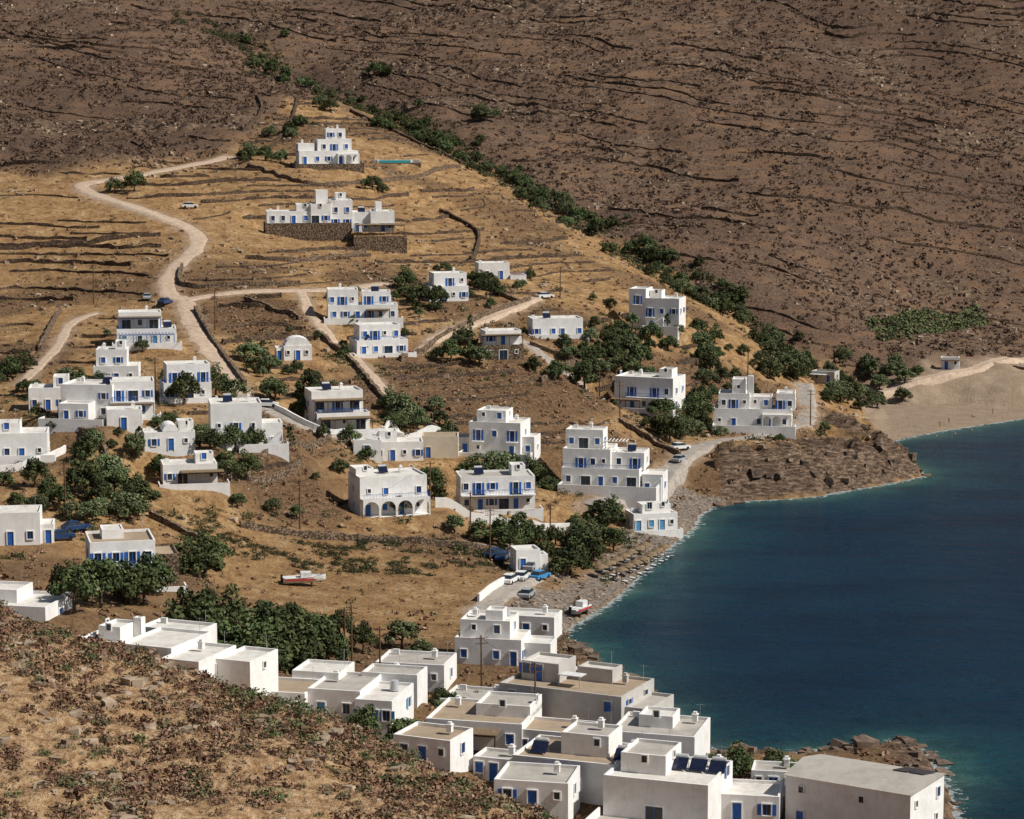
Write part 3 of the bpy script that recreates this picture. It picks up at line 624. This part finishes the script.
b=Bd();b.block(-4.6,4.6,0,8,0,3.3,'WGW','WW','W');b.block(-3.8,4.6,1.6,8,3.2,6.7,'BWB','WW','W');b.rail('f',(-4.6,4.6,0,8),0,9.2,3.3,-.1,'blue');b.terrace(-5.5,5.5,-3,0,.2);b.chim(2,5,7);b.done("white_house",11,14)
b=Bd();b.block(-6,4.5,0,9,0,6.4,'WWW|.WW','W|W','W|W');b.block(-5,1,-4.5,0,-1,3.2,'DW','w','W');b.terrace(-8,5,-8,-4.5,.2);b.chim(-3,5,6.7);b.heater(2,5,6.5);b.done("white_house",12,-8)
b=Bd();b.block(-4,4.4,0,8,0,6.6,'GW|BGW','W|W','w|w');b.pergola(-4,4.2,-2.6,0,.2,2.7);b.terrace(-5,5.5,-3.5,0,.15);b.rail('f',(-4,4.4,0,8),.2,8.2,3.1,1.2,'blue');b.box('balcony','white',-4,4.4,-1.2,-.002,2.95,3.1);b.done("white_house",13,10)
b=Bd();b.block(-5,4.5,0,8,0,3.4,'WDW','W','W');b.block(-4.5,2,1.5,8,3.3,6.8,'WW','W','w');b.block(-.5,1.6,3,7,6.7,8.4,'w','','');b.chim(-3,5,7.1);b.done("white_house",14,5)
b=Bd();b.block(-3.8,4,0,7,0,4.2,'WDW','W','w');b.block(1,4,2,7,4.1,6.2,'W','','w');b.done("white_cottage",15,8)
b=Bd();b.block(-5.5,4.2,0,8.5,0,8.6,'W.W|WBW','wW|WW','w|W');b.arcade(-5.5,-.5,0,0,3.2,2,2);b.block(4.2,8.2,1,7,0,4.6,'W','W','');b.terrace(-.4,9,-3.5,0,.4,None,1.1);b.rail('f',(-5.5,-.5,-2,0),0,5,3.2,0,'blue');b.chim(2,5,8.9);b.heater(-2,5,8.7);b.stair(4.4,8,.9,.4,3.4,1);b.done("white_house",16,10)
b=Bd();b.block(-4.5,4.5,0,6,0,3,'WDW','w','w');b.vault(-1.2,1.6,.5,5.5,3.36,1.3);b.block(1.8,4.5,2,6,2.9,4.6,'w','','');b.block(1.8,2.9,.5,1,3.3,5.2,'','','',par=.12);b.done("chapel",17,14)
b=Bd();b.block(-7,5,0,8,0,4.6,'WWDW','WW','w');b.block(-5,0,2,8,4.5,6.2,'W','w','');b.terrace(-8,6.5,-4,0,.3,None,1.1);b.done("white_house",18,8)
b=Bd();b.block(-5.5,5,0,4,0,3.1,'GWG','W','W');b.block(-5.8,4.5,3.9,11,0,7,'W.W|GBG','WW|WW','W|W');b.rail('f',(-5.5,5,0,4),0,10.5,3.2,-.1,'blue');b.pergola(-5.6,4.4,1.2,3.9,3.15,5.6,'wood');b.pergola(-5,5,-2.6,0,0,2.5,'wood');b.terrace(-6.5,7.5,-4,0,-.2);b.chim(1,8,7.3);b.heater(-2,8,7.1);b.done("white_house",19,16)
b=Bd();b.block(-5.5,5,0,7,0,3.6,'WG.W','W','w');b.pergola(-2,6,-3,0,0,2.6,'wood');b.block(1,4.5,2.5,7,3.5,5.2,'W','w','');b.terrace(-6.5,7,-4.5,0,-.1,None,.9);b.done("white_bungalow",20,12)
b=Bd();b.block(-5,4.5,0,6,0,3.4,'WDWW','W','w');b.block(-4,-.5,2,6,3.3,5.3,'w','','');b.done("white_cottage",21,5)
b=Bd('cream');b.block(-3.6,3.6,0,6,0,4,'DWW','W','w','roofb');b.done("cream_cottage",22,0)
b=Bd();b.block(-5.6,5,0,8.5,0,6.5,'WWD|BWB','W|W','WW|WW');b.block(-4.5,1.5,2,8,6.4,8.6,'WW','w','W');b.block(5,7.5,1.5,7,0,3.6,'W','W','');b.terrace(-7,7.5,-3.5,0,.1,None,1.0);b.chim(3,5,6.8);b.done("white_house",23,-14)
b=Bd();b.terrace(-9.5,10,-4,0,1.2,None,1);b.block(-9.5,6,0,9,1.2,4.6,'WGDWG','WW','W|W');b.block(-9.5,0,1.5,10,4.5,8.2,'WBWW','W','W');b.block(0,6.5,3,10,4.5,7.5,'WB','W','');b.block(-9.5,-2,4.5,10,8.1,11.6,'WGW','W','W');b.block(6.5,10.5,1,8,0,3.6,'WD','W','');b.pergola(-1.5,3,4,7,7.9,9.9,'white',False);b.rail('f',(-9.5,6,0,9),0,15.5,4.7,-.1,'blue');b.chim(-5,8,11.9);b.heater(3.4,7,7.6);b.stair(6.6,10.4,.9,.2,3.4,1);b.done("white_apartment_house",24,-12)
b=Bd();b.block(-7.2,6.6,0,9,0,7.2,'WDWGW|WBWBW','WW|WW','W|W|W');b.terrace(-8,8,-4,0,.2);b.box('balcony','white',-4,6.6,-1.4,-.002,2.95,3.1);b.rail('f',(-7.2,6.6,0,9),3.2,13.8,3.1,1.4,'blue');b.pergola(-7,0,-3.2,-1.5,.2,2.6,'wood');b.block(2,5,4,8,7.1,8.8,'w','','');b.chim(-3,6,7.5);b.done("white_house",25,-22)
b=Bd();b.terrace(-9,9.5,-3.5,0,.8,None,1);b.block(-9,8.5,0,8,.8,4.8,'WDWWDW','WW','W');b.arcade(2,8.5,0,.8,3.4,3,2);b.block(-8,-1,2,9,4.7,8,'WBW','w','W');b.block(-1,4,3,9,4.7,7.2,'WW','W','');b.block(5,9.2,2,9,4.7,8.2,'BW','W','');b.block(-5,-2,4,9,7.9,11,'W','w','w');b.block(-1.6,-.2,3.5,4.6,7.1,12,'','','',par=.15);b.box('belfry','white',-1.4,-.4,3.6,4.4,12.15,12.3);b.chim(7,6,8.5);b.done("white_monastery_house",26,-8)
b=Bd();b.block(-6.5,6.5,0,9,0,7,'DWDW|WWWW','WW|WBW','W|W');b.arcade(-6.5,6.5,0,0,3.4,4,2.4);b.block(-6.5,-3,3,8,6.9,8.2,'w','','');b.rail('f',(-6.5,6.5,-2.4,0),0,13,3.4,-.05,'white');b.chim(3,6,7.3);b.heater(-.5,6,7.1);b.done("white_arcade_house",27,18)
b=Bd();b.block(-7,7,0,8,0,6,'WDWGDW|WBWWBW','WW|WW','W|W','roofg');b.box('balcony','white',-7,7,-1.5,-.002,2.9,3.05);b.rail('f',(-7,7,0,8),0,14,3.05,1.5,'white');b.terrace(-8,8,-4,0,-.1,None,.9);b.block(3,5.6,3,7,5.9,7.6,'w','','');b.heater(-3,5,6.1);b.done("white_house",28,8)
b=Bd();b.block(-5,4,0,7,0,4.8,'WDW','WW','w');b.block(4,6,1,6,0,2.7,'d','','');b.done("white_cottage",29,8)
b=Bd();b.block(-6,3,0,9,0,6.4,'WDWW|BWBW','','W|W','roofb');b.block(3,6.3,.6,8.6,0,4.2,'WW','WW','','roofb',wall='stone');b.rail('f',(-6,3,0,9),0,9,3.1,1.2,'white');b.box('balcony','white',-6,3,-1.2,-.002,2.95,3.1);b.block(-4,-1,4,8,6.3,7.6,'','','',par=.15);b.terrace(-7,7,-3,0,-.2,None,.8);b.done("white_house",30,14,0,None,1.)
b=Bd(drop=.5);b.block(-9,8,0,9,0,2.9,'WWDWW','W','');b.block(-2,3,3,8,2.8,4.2,'w','','');b.done("white_house",31,-12,-1.4)
b=Bd(drop=.3);b.block(-10,-3,0,9,0,3.2,'WGWW','W','W');b.block(-3,4,1.5,11,0,3.6,'WG','','w');b.block(4,9,-1,8,0,3.0,'WDW','WWW','w');b.block(-8,-5,5,9,3.1,4.6,'w','w','w');b.block(-5,-3.9,8,9,3.1,5.4,'','w','',par=.15);b.block(9,13.5,3,10,0,2.5,'','W','');b.block(-6,2,11,16,0,3.4,'','','');b.chim(6,5,3.3);b.pergola(-9,-4,-3,0,0,2.4,'wood');b.done("white_courtyard_house",32,-22)
b=Bd(drop=.35);b.block(-9,-2,-1,6,0,3.0,'WWD','','W','roofb',blue='lblue');b.block(-2,4.5,0,9,0,3.4,'DW','','','roofg',blue='lblue');b.block(4.5,9,-2,7,0,3.0,'WDW','WW','w',blue='lblue');b.block(-6,0,6,12,0,3.9,'W','W','W');b.block(2,9,8.5,13,0,3.6,'','W','','roofg');b.chim(0,5,3.7);b.tank(7.5,4,3.1);b.done("white_harbour_house",33,-14)
b=Bd(drop=.3);b.block(-5,5,0,7,0,3.6,'W.WD','WW','W');b.block(-4.5,3,1.5,8,3.5,6,'WW','W','W');b.block(-1,1.6,3,6,5.9,7.2,'','','');b.block(5,9,2,7,0,2.8,'W','W','');b.tank(1.4,6.7,6.1);b.chim(-3,5,6.3);b.done("white_harbour_house",34,-12,0,None,.9)
b=Bd('gray',.4);b.block(-9,7,0,10,0,5.6,'WWWWW|W.W.W','WW|WW','W|WW','roofb');b.block(-8,-3,4,9,5.5,7.6,'WdW','','W','roof');b.block(-1.6,3,6.5,9.5,5.5,7,'w','','','roof');b.block(7,10,1,9,0,4.2,'W','WW','','roofg');b.chim(4.5,7,5.9);b.box('awning','awn',-2.5,.5,2.6,4.4,7.0,7.1)
for x in(-2.4,.3): b.box('awning_post','metal',x,x+.08,2.7,2.78,5.5,7.0)
b.done("grey_harbour_building",35,-26)
b=Bd(drop=.3);b.block(-5.4,4.4,0,9,0,4.7,'WDW','WW','W|W','roofg');b.block(-3,1,4,8,4.6,5.8,'w','','');b.chim(3,7,5.);b.done("white_harbour_house",36,-16)
b=Bd(drop=.3);b.block(-7,6.5,0,9,0,3.8,'WGW','WW','WW','roofb');b.block(-2.5,3,3.5,8.5,3.7,5.9,'Ww','w','W','roofg');b.heater(4.8,3,3.9);b.heater(-4.8,3,3.9);b.chim(1,7,6.2);b.tank(5,7,3.9);b.done("white_harbour_house",37,-20)
b=Bd(drop=.35);b.block(-6,5.5,0,10,0,3.1,'WDWW','W','w','roofb');b.block(-1,5.5,4,10,3.0,4.2,'w','w','','roofg');b.chim(-4,7,3.4);b.pergola(-3,3,-2.5,0,0,2.5,'wood');b.done("white_harbour_house",38,-14)
b=Bd(drop=.3);b.block(-6.5,5,0,10,0,4.7,'WGW','WW|WW','W|W','roof');b.block(-5.5,-.5,3,9,4.6,6.5,'w','W','W','roofg')
for k in range(3): b.heater(-1+2.1*k+1.2,6,4.8)
b.chim(4,8,5);b.terrace(-7,6,-5,0,.6,None,.9);b.done("white_harbour_house",39,-20)
b=Bd(drop=.1);b.block(-8,7.5,0,10,0,6.2,'W..w|W.w.','WW|W.W','W|W','roofg',par=0)
V=[(-8.2,-.2,6.2),(7.7,-.2,6.2),(7.7,10.2,6.2),(-8.2,10.2,6.2),(-8.2,5,7.1),(7.7,5,7.1)];b.add('pitched_roof','roofg',V,[(0,1,5,4),(2,3,4,5),(1,2,5),(3,0,4),(0,3,2,1)])
for k in range(2):
    x0=3+2*k;V=[(x0,5.4,7.11),(x0+1.8,5.4,7.11),(x0+1.8,9.4,6.44),(x0,9.4,6.44)];V+=[(a,c_,z_+.08) for a,c_,z_ in V];b.add('solar_panels','panel',V,[(4,5,6,7),(0,1,5,4),(1,2,6,5),(2,3,7,6),(3,0,4,7)])
b.done("white_harbour_building",40,-32,-.6,None,.92)
b=Bd(drop=.3);b.block(-4.5,4.5,0,6,0,2.7,'WDW','W','w','roof');b.block(-6.5,-4.5,1,5,0,2.1,'','','','roofg');b.done("white_harbour_house",41,-10)
b=Bd();b.block(-4.2,4,0,5.5,0,3.0,'DWDW','W','W',blue='lblue');b.block(-2,3.3,2,5.5,2.9,4.3,'WW','w','',blue='lblue');b.terrace(-4.6,4.6,-1.6,0,-.1,None,.7);b.done("beach_cottage",42,14)
b=Bd();b.block(-2,2,0,4,0,3.2,'dw','w','w');b.block(2,3.4,.5,3.5,0,2.2,'','w','');b.done("white_hut",43,14)
b=Bd();b.block(-2.4,2.2,0,4,0,2.7,'dw','d','w','roofb',blue='blue');b.box('porch','wood',-2.6,2.4,-1.2,-.002,2.4,2.5);b.done("beach_hut",44,-10)
b=Bd('gray');b.block(-3,3,0,4,0,2.7,'wd','w','w','roofg');b.box('awning','awn',-3.2,1,-1.6,-.002,2.3,2.4);b.done("grey_shed",45,-25)
for (x,y,w,d,h,r,t,nm) in [(2,331,8,5,2.9,-14,'roof','white_boathouse'),(-13,300,9,7,3.0,-12,'roofg','white_house'),(-5,287,8,7,2.8,-16,'roofg','white_house'),(15,279,6,6,3.2,-20,'roof','white_house'),(4,270,9,6,3.0,-18,'roofb','white_house'),(-10,260,7,6,2.8,-24,'roofb','white_house'),(2,248,8,7,2.8,-12,'roofg','white_house'),(8,298,6,5,3.0,-22,'roof','white_house'),(29,260,5,4,2.5,-10,'roofg','white_shed'),(-16,291,5,4,2.4,-10,'roofg','grey_shed'),(-2,262,5,4,2.4,-20,'roofg','white_shed'),(10,262,4,4,2.6,-20,'roof','white_shed'),(-9,452,6,5,3,5,'roof','white_cottage'),(-26,430,5,4,2.8,5,'roof','white_shed'),(-36,446,5,4,2.6,10,'roof','white_shed'),(-66,408,6,5,3.2,10,'roof','white_cottage')]:
    b=Bd(drop=.35);b.block(-w/2,w/2,0,d,0,h,'WDw','W','w',t);b.chim(w*.25,d*.6,h+.3);b.done(nm,0,r,0,(x,y))
z0=HZ[46];x,y=HP[46];e=bpy.data.objects.new("swimming_pool",None);COL.objects.link(e);e.location=(x,y,z0+.6)
pw=N("pool_water",.1,.4);pw.col((.03,.42,.48));M['pool']=pw.m
b=Bd();b.box('deck','roofg',-7,7,2.01,5,-3,.35);b.box('retaining_wall','stone',-7.5,7.5,-1.9,2.0,-4,-.35);b.box('water','pool',-4.5,4.5,-1.6,2,-.34,.3);b.box('pool_end_wall','white',-4.9,-4.51,-1.6,2,-.34,.36);b.box('pool_end_wall','white',4.51,4.9,-1.6,2,-.34,.36)
for key,(mat,V,F) in b.d.items():
    m=bpy.data.meshes.new(key);m.from_pydata(V,[],F);m.materials.append(M[mat]);mkobj(key,m,parent=e)
# ---------------------------------------------------------------- poles and wires
tops=[]
for i,(x,y) in enumerate(POLES):
    V=[];F=[];h=random.uniform(7.5,9);limb(V,F,(0,0,-.5),(random.uniform(-.12,.12),0,h),.15,.10,8);F.append(tuple(range(8,16)))
    for zz in(h-.4,h-1.1):
        limb(V,F,(-.8,0,zz),(.8,0,zz),.055,.055,4)
        for k in(-.7,-.3,.3,.7): limb(V,F,(k,0,zz),(k,0,zz+.22),.05,.03,5)
    m=bpy.data.meshes.new("pole");m.from_pydata(V,[],F);m.materials.append(M['wood']);o=mkobj("utility_pole",m,(x,y,gz(x,y)));o.rotation_euler=(0,0,random.uniform(-.4,.4));tops.append(Vector((x,y,gz(x,y)+h-.35)))
def wire(a,b):
    V=[];F=[];m=10;pr=None
    for k in range(m+1):
        t=k/m;q=a.lerp(b,t);q.z-=(a-b).length*.03*4*t*(1-t)
        if pr is not None: limb(V,F,pr,q,.022,.022,3)
        pr=q.copy()
    me=bpy.data.meshes.new("wire");me.from_pydata(V,[],F);me.materials.append(M['wood']);mkobj("power_line",me)
for a,b in[(0,14),(14,15),(15,16),(16,17),(2,18),(18,5),(5,4),(1,0),(11,12),(6,7),(7,8),(8,19),(9,10)]: wire(tops[a],tops[b])
# ---------------------------------------------------------------- cars
def carmesh(col,nm):
    k=N(nm,.3,.5);k.col(col);mc=k.m;V=[];F=[];mi=[]
    def ext(pr,w,m_,tap=0):
        n0=len(V);n_=len(pr)
        for sgn in(-1,1):
            for x,z in pr:
                V.append((x,sgn*(w/2-(tap*(z-.8) if z>.8 else 0)),z))
        F.append([n0+i for i in range(n_)]);F.append([n0+n_+i for i in range(n_-1,-1,-1)]);mi.extend([m_,m_])
        for i in range(n_): j=(i+1)%n_;F.append([n0+j,n0+i,n0+n_+i,n0+n_+j]);mi.append(m_)
    ext([(-2.05,.3),(2.05,.3),(2.1,.55),(2.0,.78),(1.1,.9),(-1.9,.95),(-2.1,.8),(-2.1,.5)],1.7,0)
    ext([(1.1,.9),(.45,1.38),(-1.2,1.40),(-1.85,.95)],1.58,1,.25)
    ext([(.45,1.385),(.3,1.46),(-1.05,1.47),(-1.2,1.405)],1.38,0)
    for x in(-1.3,1.3):
        for sy in(-.86,.66):
            n0=len(V);s=12
            for yy in(sy,sy+.2):
                for q in range(s): V.append((x+.32*math.cos(q/s*6.283),yy,.32+.32*math.sin(q/s*6.283)))
            for q in range(s): F.append([n0+q,n0+(q+1)%s,n0+s+(q+1)%s,n0+s+q]);mi.append(2)
            F.append([n0+q for q in range(s)]);mi.append(2);F.append([n0+s+q for q in range(s-1,-1,-1)]);mi.append(2)
    m=bpy.data.meshes.new("car");m.from_pydata(V,[],F)
    for t in(mc,M['glass'],M['tyre']): m.materials.append(t)
    m.polygons.foreach_set("material_index",mi);return m
M['tyre']=simple("tyre",(.02,.02,.02))
CM={'w':carmesh((.75,.75,.74),"white_car_paint"),'r':carmesh((.5,.015,.02),"red_car_paint"),'b':carmesh((.02,.05,.14),"navy_car_paint"),'s':carmesh((.35,.36,.38),"silver_car_paint"),'l':carmesh((.05,.25,.5),"blue_car_paint")}
for (x,y),c_,r in zip(CARS,"wsbbbrlbwwswsr"[:14],[10,100,70,35,20,15,60,80,70,30,40,30,75,20]):
    o=mkobj("parked_car",CM[c_],(x,y,gz(x,y)+.14));o.rotation_euler=(0,0,math.radians(r))
for x,y,c_,r in[(3.2,381,'s',70),(1.5,370,'w',75),(-2.6,388,'b',40),(20,446,'w',30),(33,470,'s',60),(-45,440,'w',0)]:
    o=mkobj("parked_car",CM[c_],(x,y,gz(x,y)+.14));o.rotation_euler=(0,0,math.radians(r))
def boat(x,y,rot,z=None,Lh=6.5):
    e=bpy.data.objects.new("motor_boat",None);COL.objects.link(e);e.location=(x,y,gz(x,y)+.45 if z is None else z);e.rotation_euler=(0,0,math.radians(rot))
    V=[];F=[];ns=9;m=7
    for i in range(ns):
        t=i/(ns-1);w=1.15*(1-max(0,(t-.45)/.55)**2.2)+.02;zb=.0+.45*max(0,(t-.6)/.4)**2;zt=.95+.35*t*t
        for k in range(m):
            a=k/(m-1)*2-1;V.append(((t-.5)*Lh,w*math.copysign(abs(a)**.6,a),zb+(zt-zb)*abs(a)**1.8))
    for i in range(ns-1):
        for k in range(m-1): F.append((i*m+k,i*m+k+1,(i+1)*m+k+1,(i+1)*m+k))
    F.append(tuple(range(m)));me=bpy.data.meshes.new("hull");me.from_pydata(V,[],F);me.materials.append(M['awn']);mkobj("hull",me,parent=e)
    b=Bd();b.box('deck','awn',-3,1.9,-.85,.85,.7,.9);b.box('stripe','red',-3.0,1.4,-1.19,-1.0,.6,.78);b.box('cabin','awn',-.6,1.0,-.6,.6,.902,1.7);b.box('cabin_window','glass',1.0,1.03,-.5,.5,1.1,1.5);b.box('engine','tyre',-3.6,-3.3,-.2,.2,.3,1.4);b.box('cradle','wood',-1.6,-1.4,-.8,.8,-.5,.15);b.box('cradle','wood',1,1.2,-.6,.6,-.5,.15)
    for key,(mat,V,F) in b.d.items():
        q=bpy.data.meshes.new(key);q.from_pydata(V,[],F);q.materials.append(M[mat]);mkobj(key,q,parent=e)
boat(-31.3,358,12);boat(10.5,361,60,None,4.5)
def umb():
    V=[];F=[];limb(V,F,(0,0,-.3),(0,0,2.3),.05,.04,6);mi=[0]*len(F);n0=len(V);s=12
    for r,z in((1.2,1.95),(.65,2.25),(.03,2.5)):
        for q in range(s): V.append((r*math.cos(q/s*6.283)*(1+.05*(q%2)),r*math.sin(q/s*6.283)*(1+.05*(q%2)),z-(.08 if r>1 and q%2 else 0)))
    for l in(0,1):
        for q in range(s): F.append((n0+l*s+q,n0+l*s+(q+1)%s,n0+(l+1)*s+(q+1)%s,n0+(l+1)*s+q));mi.append(1)
    m=bpy.data.meshes.new("umb");m.from_pydata(V,[],F);m.materials.append(M['wood']);m.materials.append(M['reed']);m.polygons.foreach_set("material_index",mi);return m
def bedm():
    b=Bd();b.box('a','awn',-.95,.4,-.33,.33,.3,.38);V=[(.4,-.33,.3),(.4,.33,.3),(.95,.33,.75),(.95,-.33,.75),(.4,-.33,.38),(.4,.33,.38),(.9,.33,.8),(.9,-.33,.8)];b.add('a','awn',V,[(0,1,2,3),(7,6,5,4),(0,4,5,1),(1,5,6,2),(2,6,7,3),(3,7,4,0)])
    for x in(-.8,.3):
        for y in(-.28,.24): b.box('a','awn',x,x+.04,y,y+.04,0,.3)
    _,V,F=b.d['a'];m=bpy.data.meshes.new("bed");m.from_pydata(V,[],F);m.materials.append(M['awn']);return m
U=umb();BD=bedm()
for k in range(14):
    t=k/13;x=14.5+9*t+(k%2)*2.6;y=385+24*t-(k%2)*1.0;mkobj("straw_umbrella",U,(x,y,gz(x,y)))
    for dx in((-.9,.9) if k%3 else (.8,)):
        o=mkobj("sunbed",BD,(x+dx,y-.6,gz(x+dx,y-.6)));o.rotation_euler=(0,0,math.radians(-60+random.uniform(-20,20)))
skin=simple("skin",(.45,.26,.17))
def person(x,y,pose,rot,z=None):
    if pose=='stand': J=[((0,0,.95),.13),((0,0,1.2),.12),((0,0,1.42),.13),((0,0,1.54),.055),((0,.01,1.68),.105),((-.1,0,.86),.09),((-.12,.03,.48),.06),((-.13,0,.06),.04),((-.13,-.14,.03),.035),((.1,0,.86),.09),((.14,-.08,.48),.06),((.14,.02,.06),.04),((.14,-.12,.03),.035),((-.19,0,1.42),.055),((-.27,.02,1.14),.042),((-.27,-.08,.9),.032),((.19,0,1.42),.055),((.29,.03,1.15),.042),((.25,-.12,.95),.032)]
    else: J=[((0,0,.14),.14),((0,.08,.4),.12),((0,.14,.62),.13),((0,.15,.74),.055),((0,.13,.88),.105),((-.1,-.06,.14),.09),((-.13,-.42,.42),.06),((-.14,-.6,.07),.04),((-.14,-.74,.04),.035),((.1,-.06,.14),.09),((.13,-.44,.40),.06),((.14,-.64,.07),.04),((.14,-.78,.04),.035),((-.19,.14,.62),.055),((-.26,.28,.36),.042),((-.25,.34,.1),.032),((.19,.14,.62),.055),((.26,.28,.36),.042),((.25,.34,.1),.032)]
    E=[(0,1),(1,2),(2,3),(3,4),(0,5),(5,6),(6,7),(7,8),(0,9),(9,10),(10,11),(11,12),(2,13),(13,14),(14,15),(2,16),(16,17),(17,18)]
    m=bpy.data.meshes.new("person");m.from_pydata([j[0] for j in J],E,[]);m.materials.append(skin);o=mkobj("person",m,(x,y,gz(x,y) if z is None else z));o.rotation_euler=(0,0,rot)
    sk=o.modifiers.new("skin",'SKIN')
    for v_,(c_,r) in zip(m.skin_vertices[0].data,J): v_.radius=(r,r)
    m.skin_vertices[0].data[0].use_root=True;o.modifiers.new("sub",'SUBSURF').levels=1
for x,y,p_,r in[(101,565,'stand',0),(104,570,'stand',2),(112,582,'sit',1),(118,588,'stand',4),(17,386,'stand',1),(20,398,'sit',2),(13,372,'stand',3),(26,412,'sit',.5)]: person(x,y,p_,r)
for x,y in[(98,552),(103,556),(108,562)]: person(x,y,'stand',1,-1.1)
# ---------------------------------------------------------------- light, world, camera
w=bpy.data.worlds.new("World");scene.world=w;w.use_nodes=True;t=w.node_tree
sk=t.nodes.new("ShaderNodeTexSky");sk.sky_type='NISHITA';sk.sun_disc=False;EL=46;AZ=108
sk.sun_elevation=math.radians(EL);sk.sun_rotation=math.radians(AZ);t.links.new(sk.outputs[0],t.nodes["Background"].inputs[0]);t.nodes["Background"].inputs[1].default_value=.052
l=bpy.data.lights.new("sun","SUN");l.energy=5.0;l.angle=math.radians(.5);l.color=(1,.955,.88);lo=mkobj("sun",l)
dv=Vector((math.sin(math.radians(AZ))*math.cos(math.radians(EL)),math.cos(math.radians(AZ))*math.cos(math.radians(EL)),math.sin(math.radians(EL))))
lo.rotation_euler=dv.to_track_quat('Z','Y').to_euler();lo.location=(0,0,200)
c=bpy.data.cameras.new("camera");co=mkobj("camera",c,(0,0,80));co.rotation_euler=(math.radians(90-7.6),0,0);c.lens=85;c.sensor_width=36;c.clip_end=8000;c.clip_start=1;scene.camera=co
scene.view_settings.view_transform='Standard';scene.view_settings.look='None';scene.view_settings.exposure=0
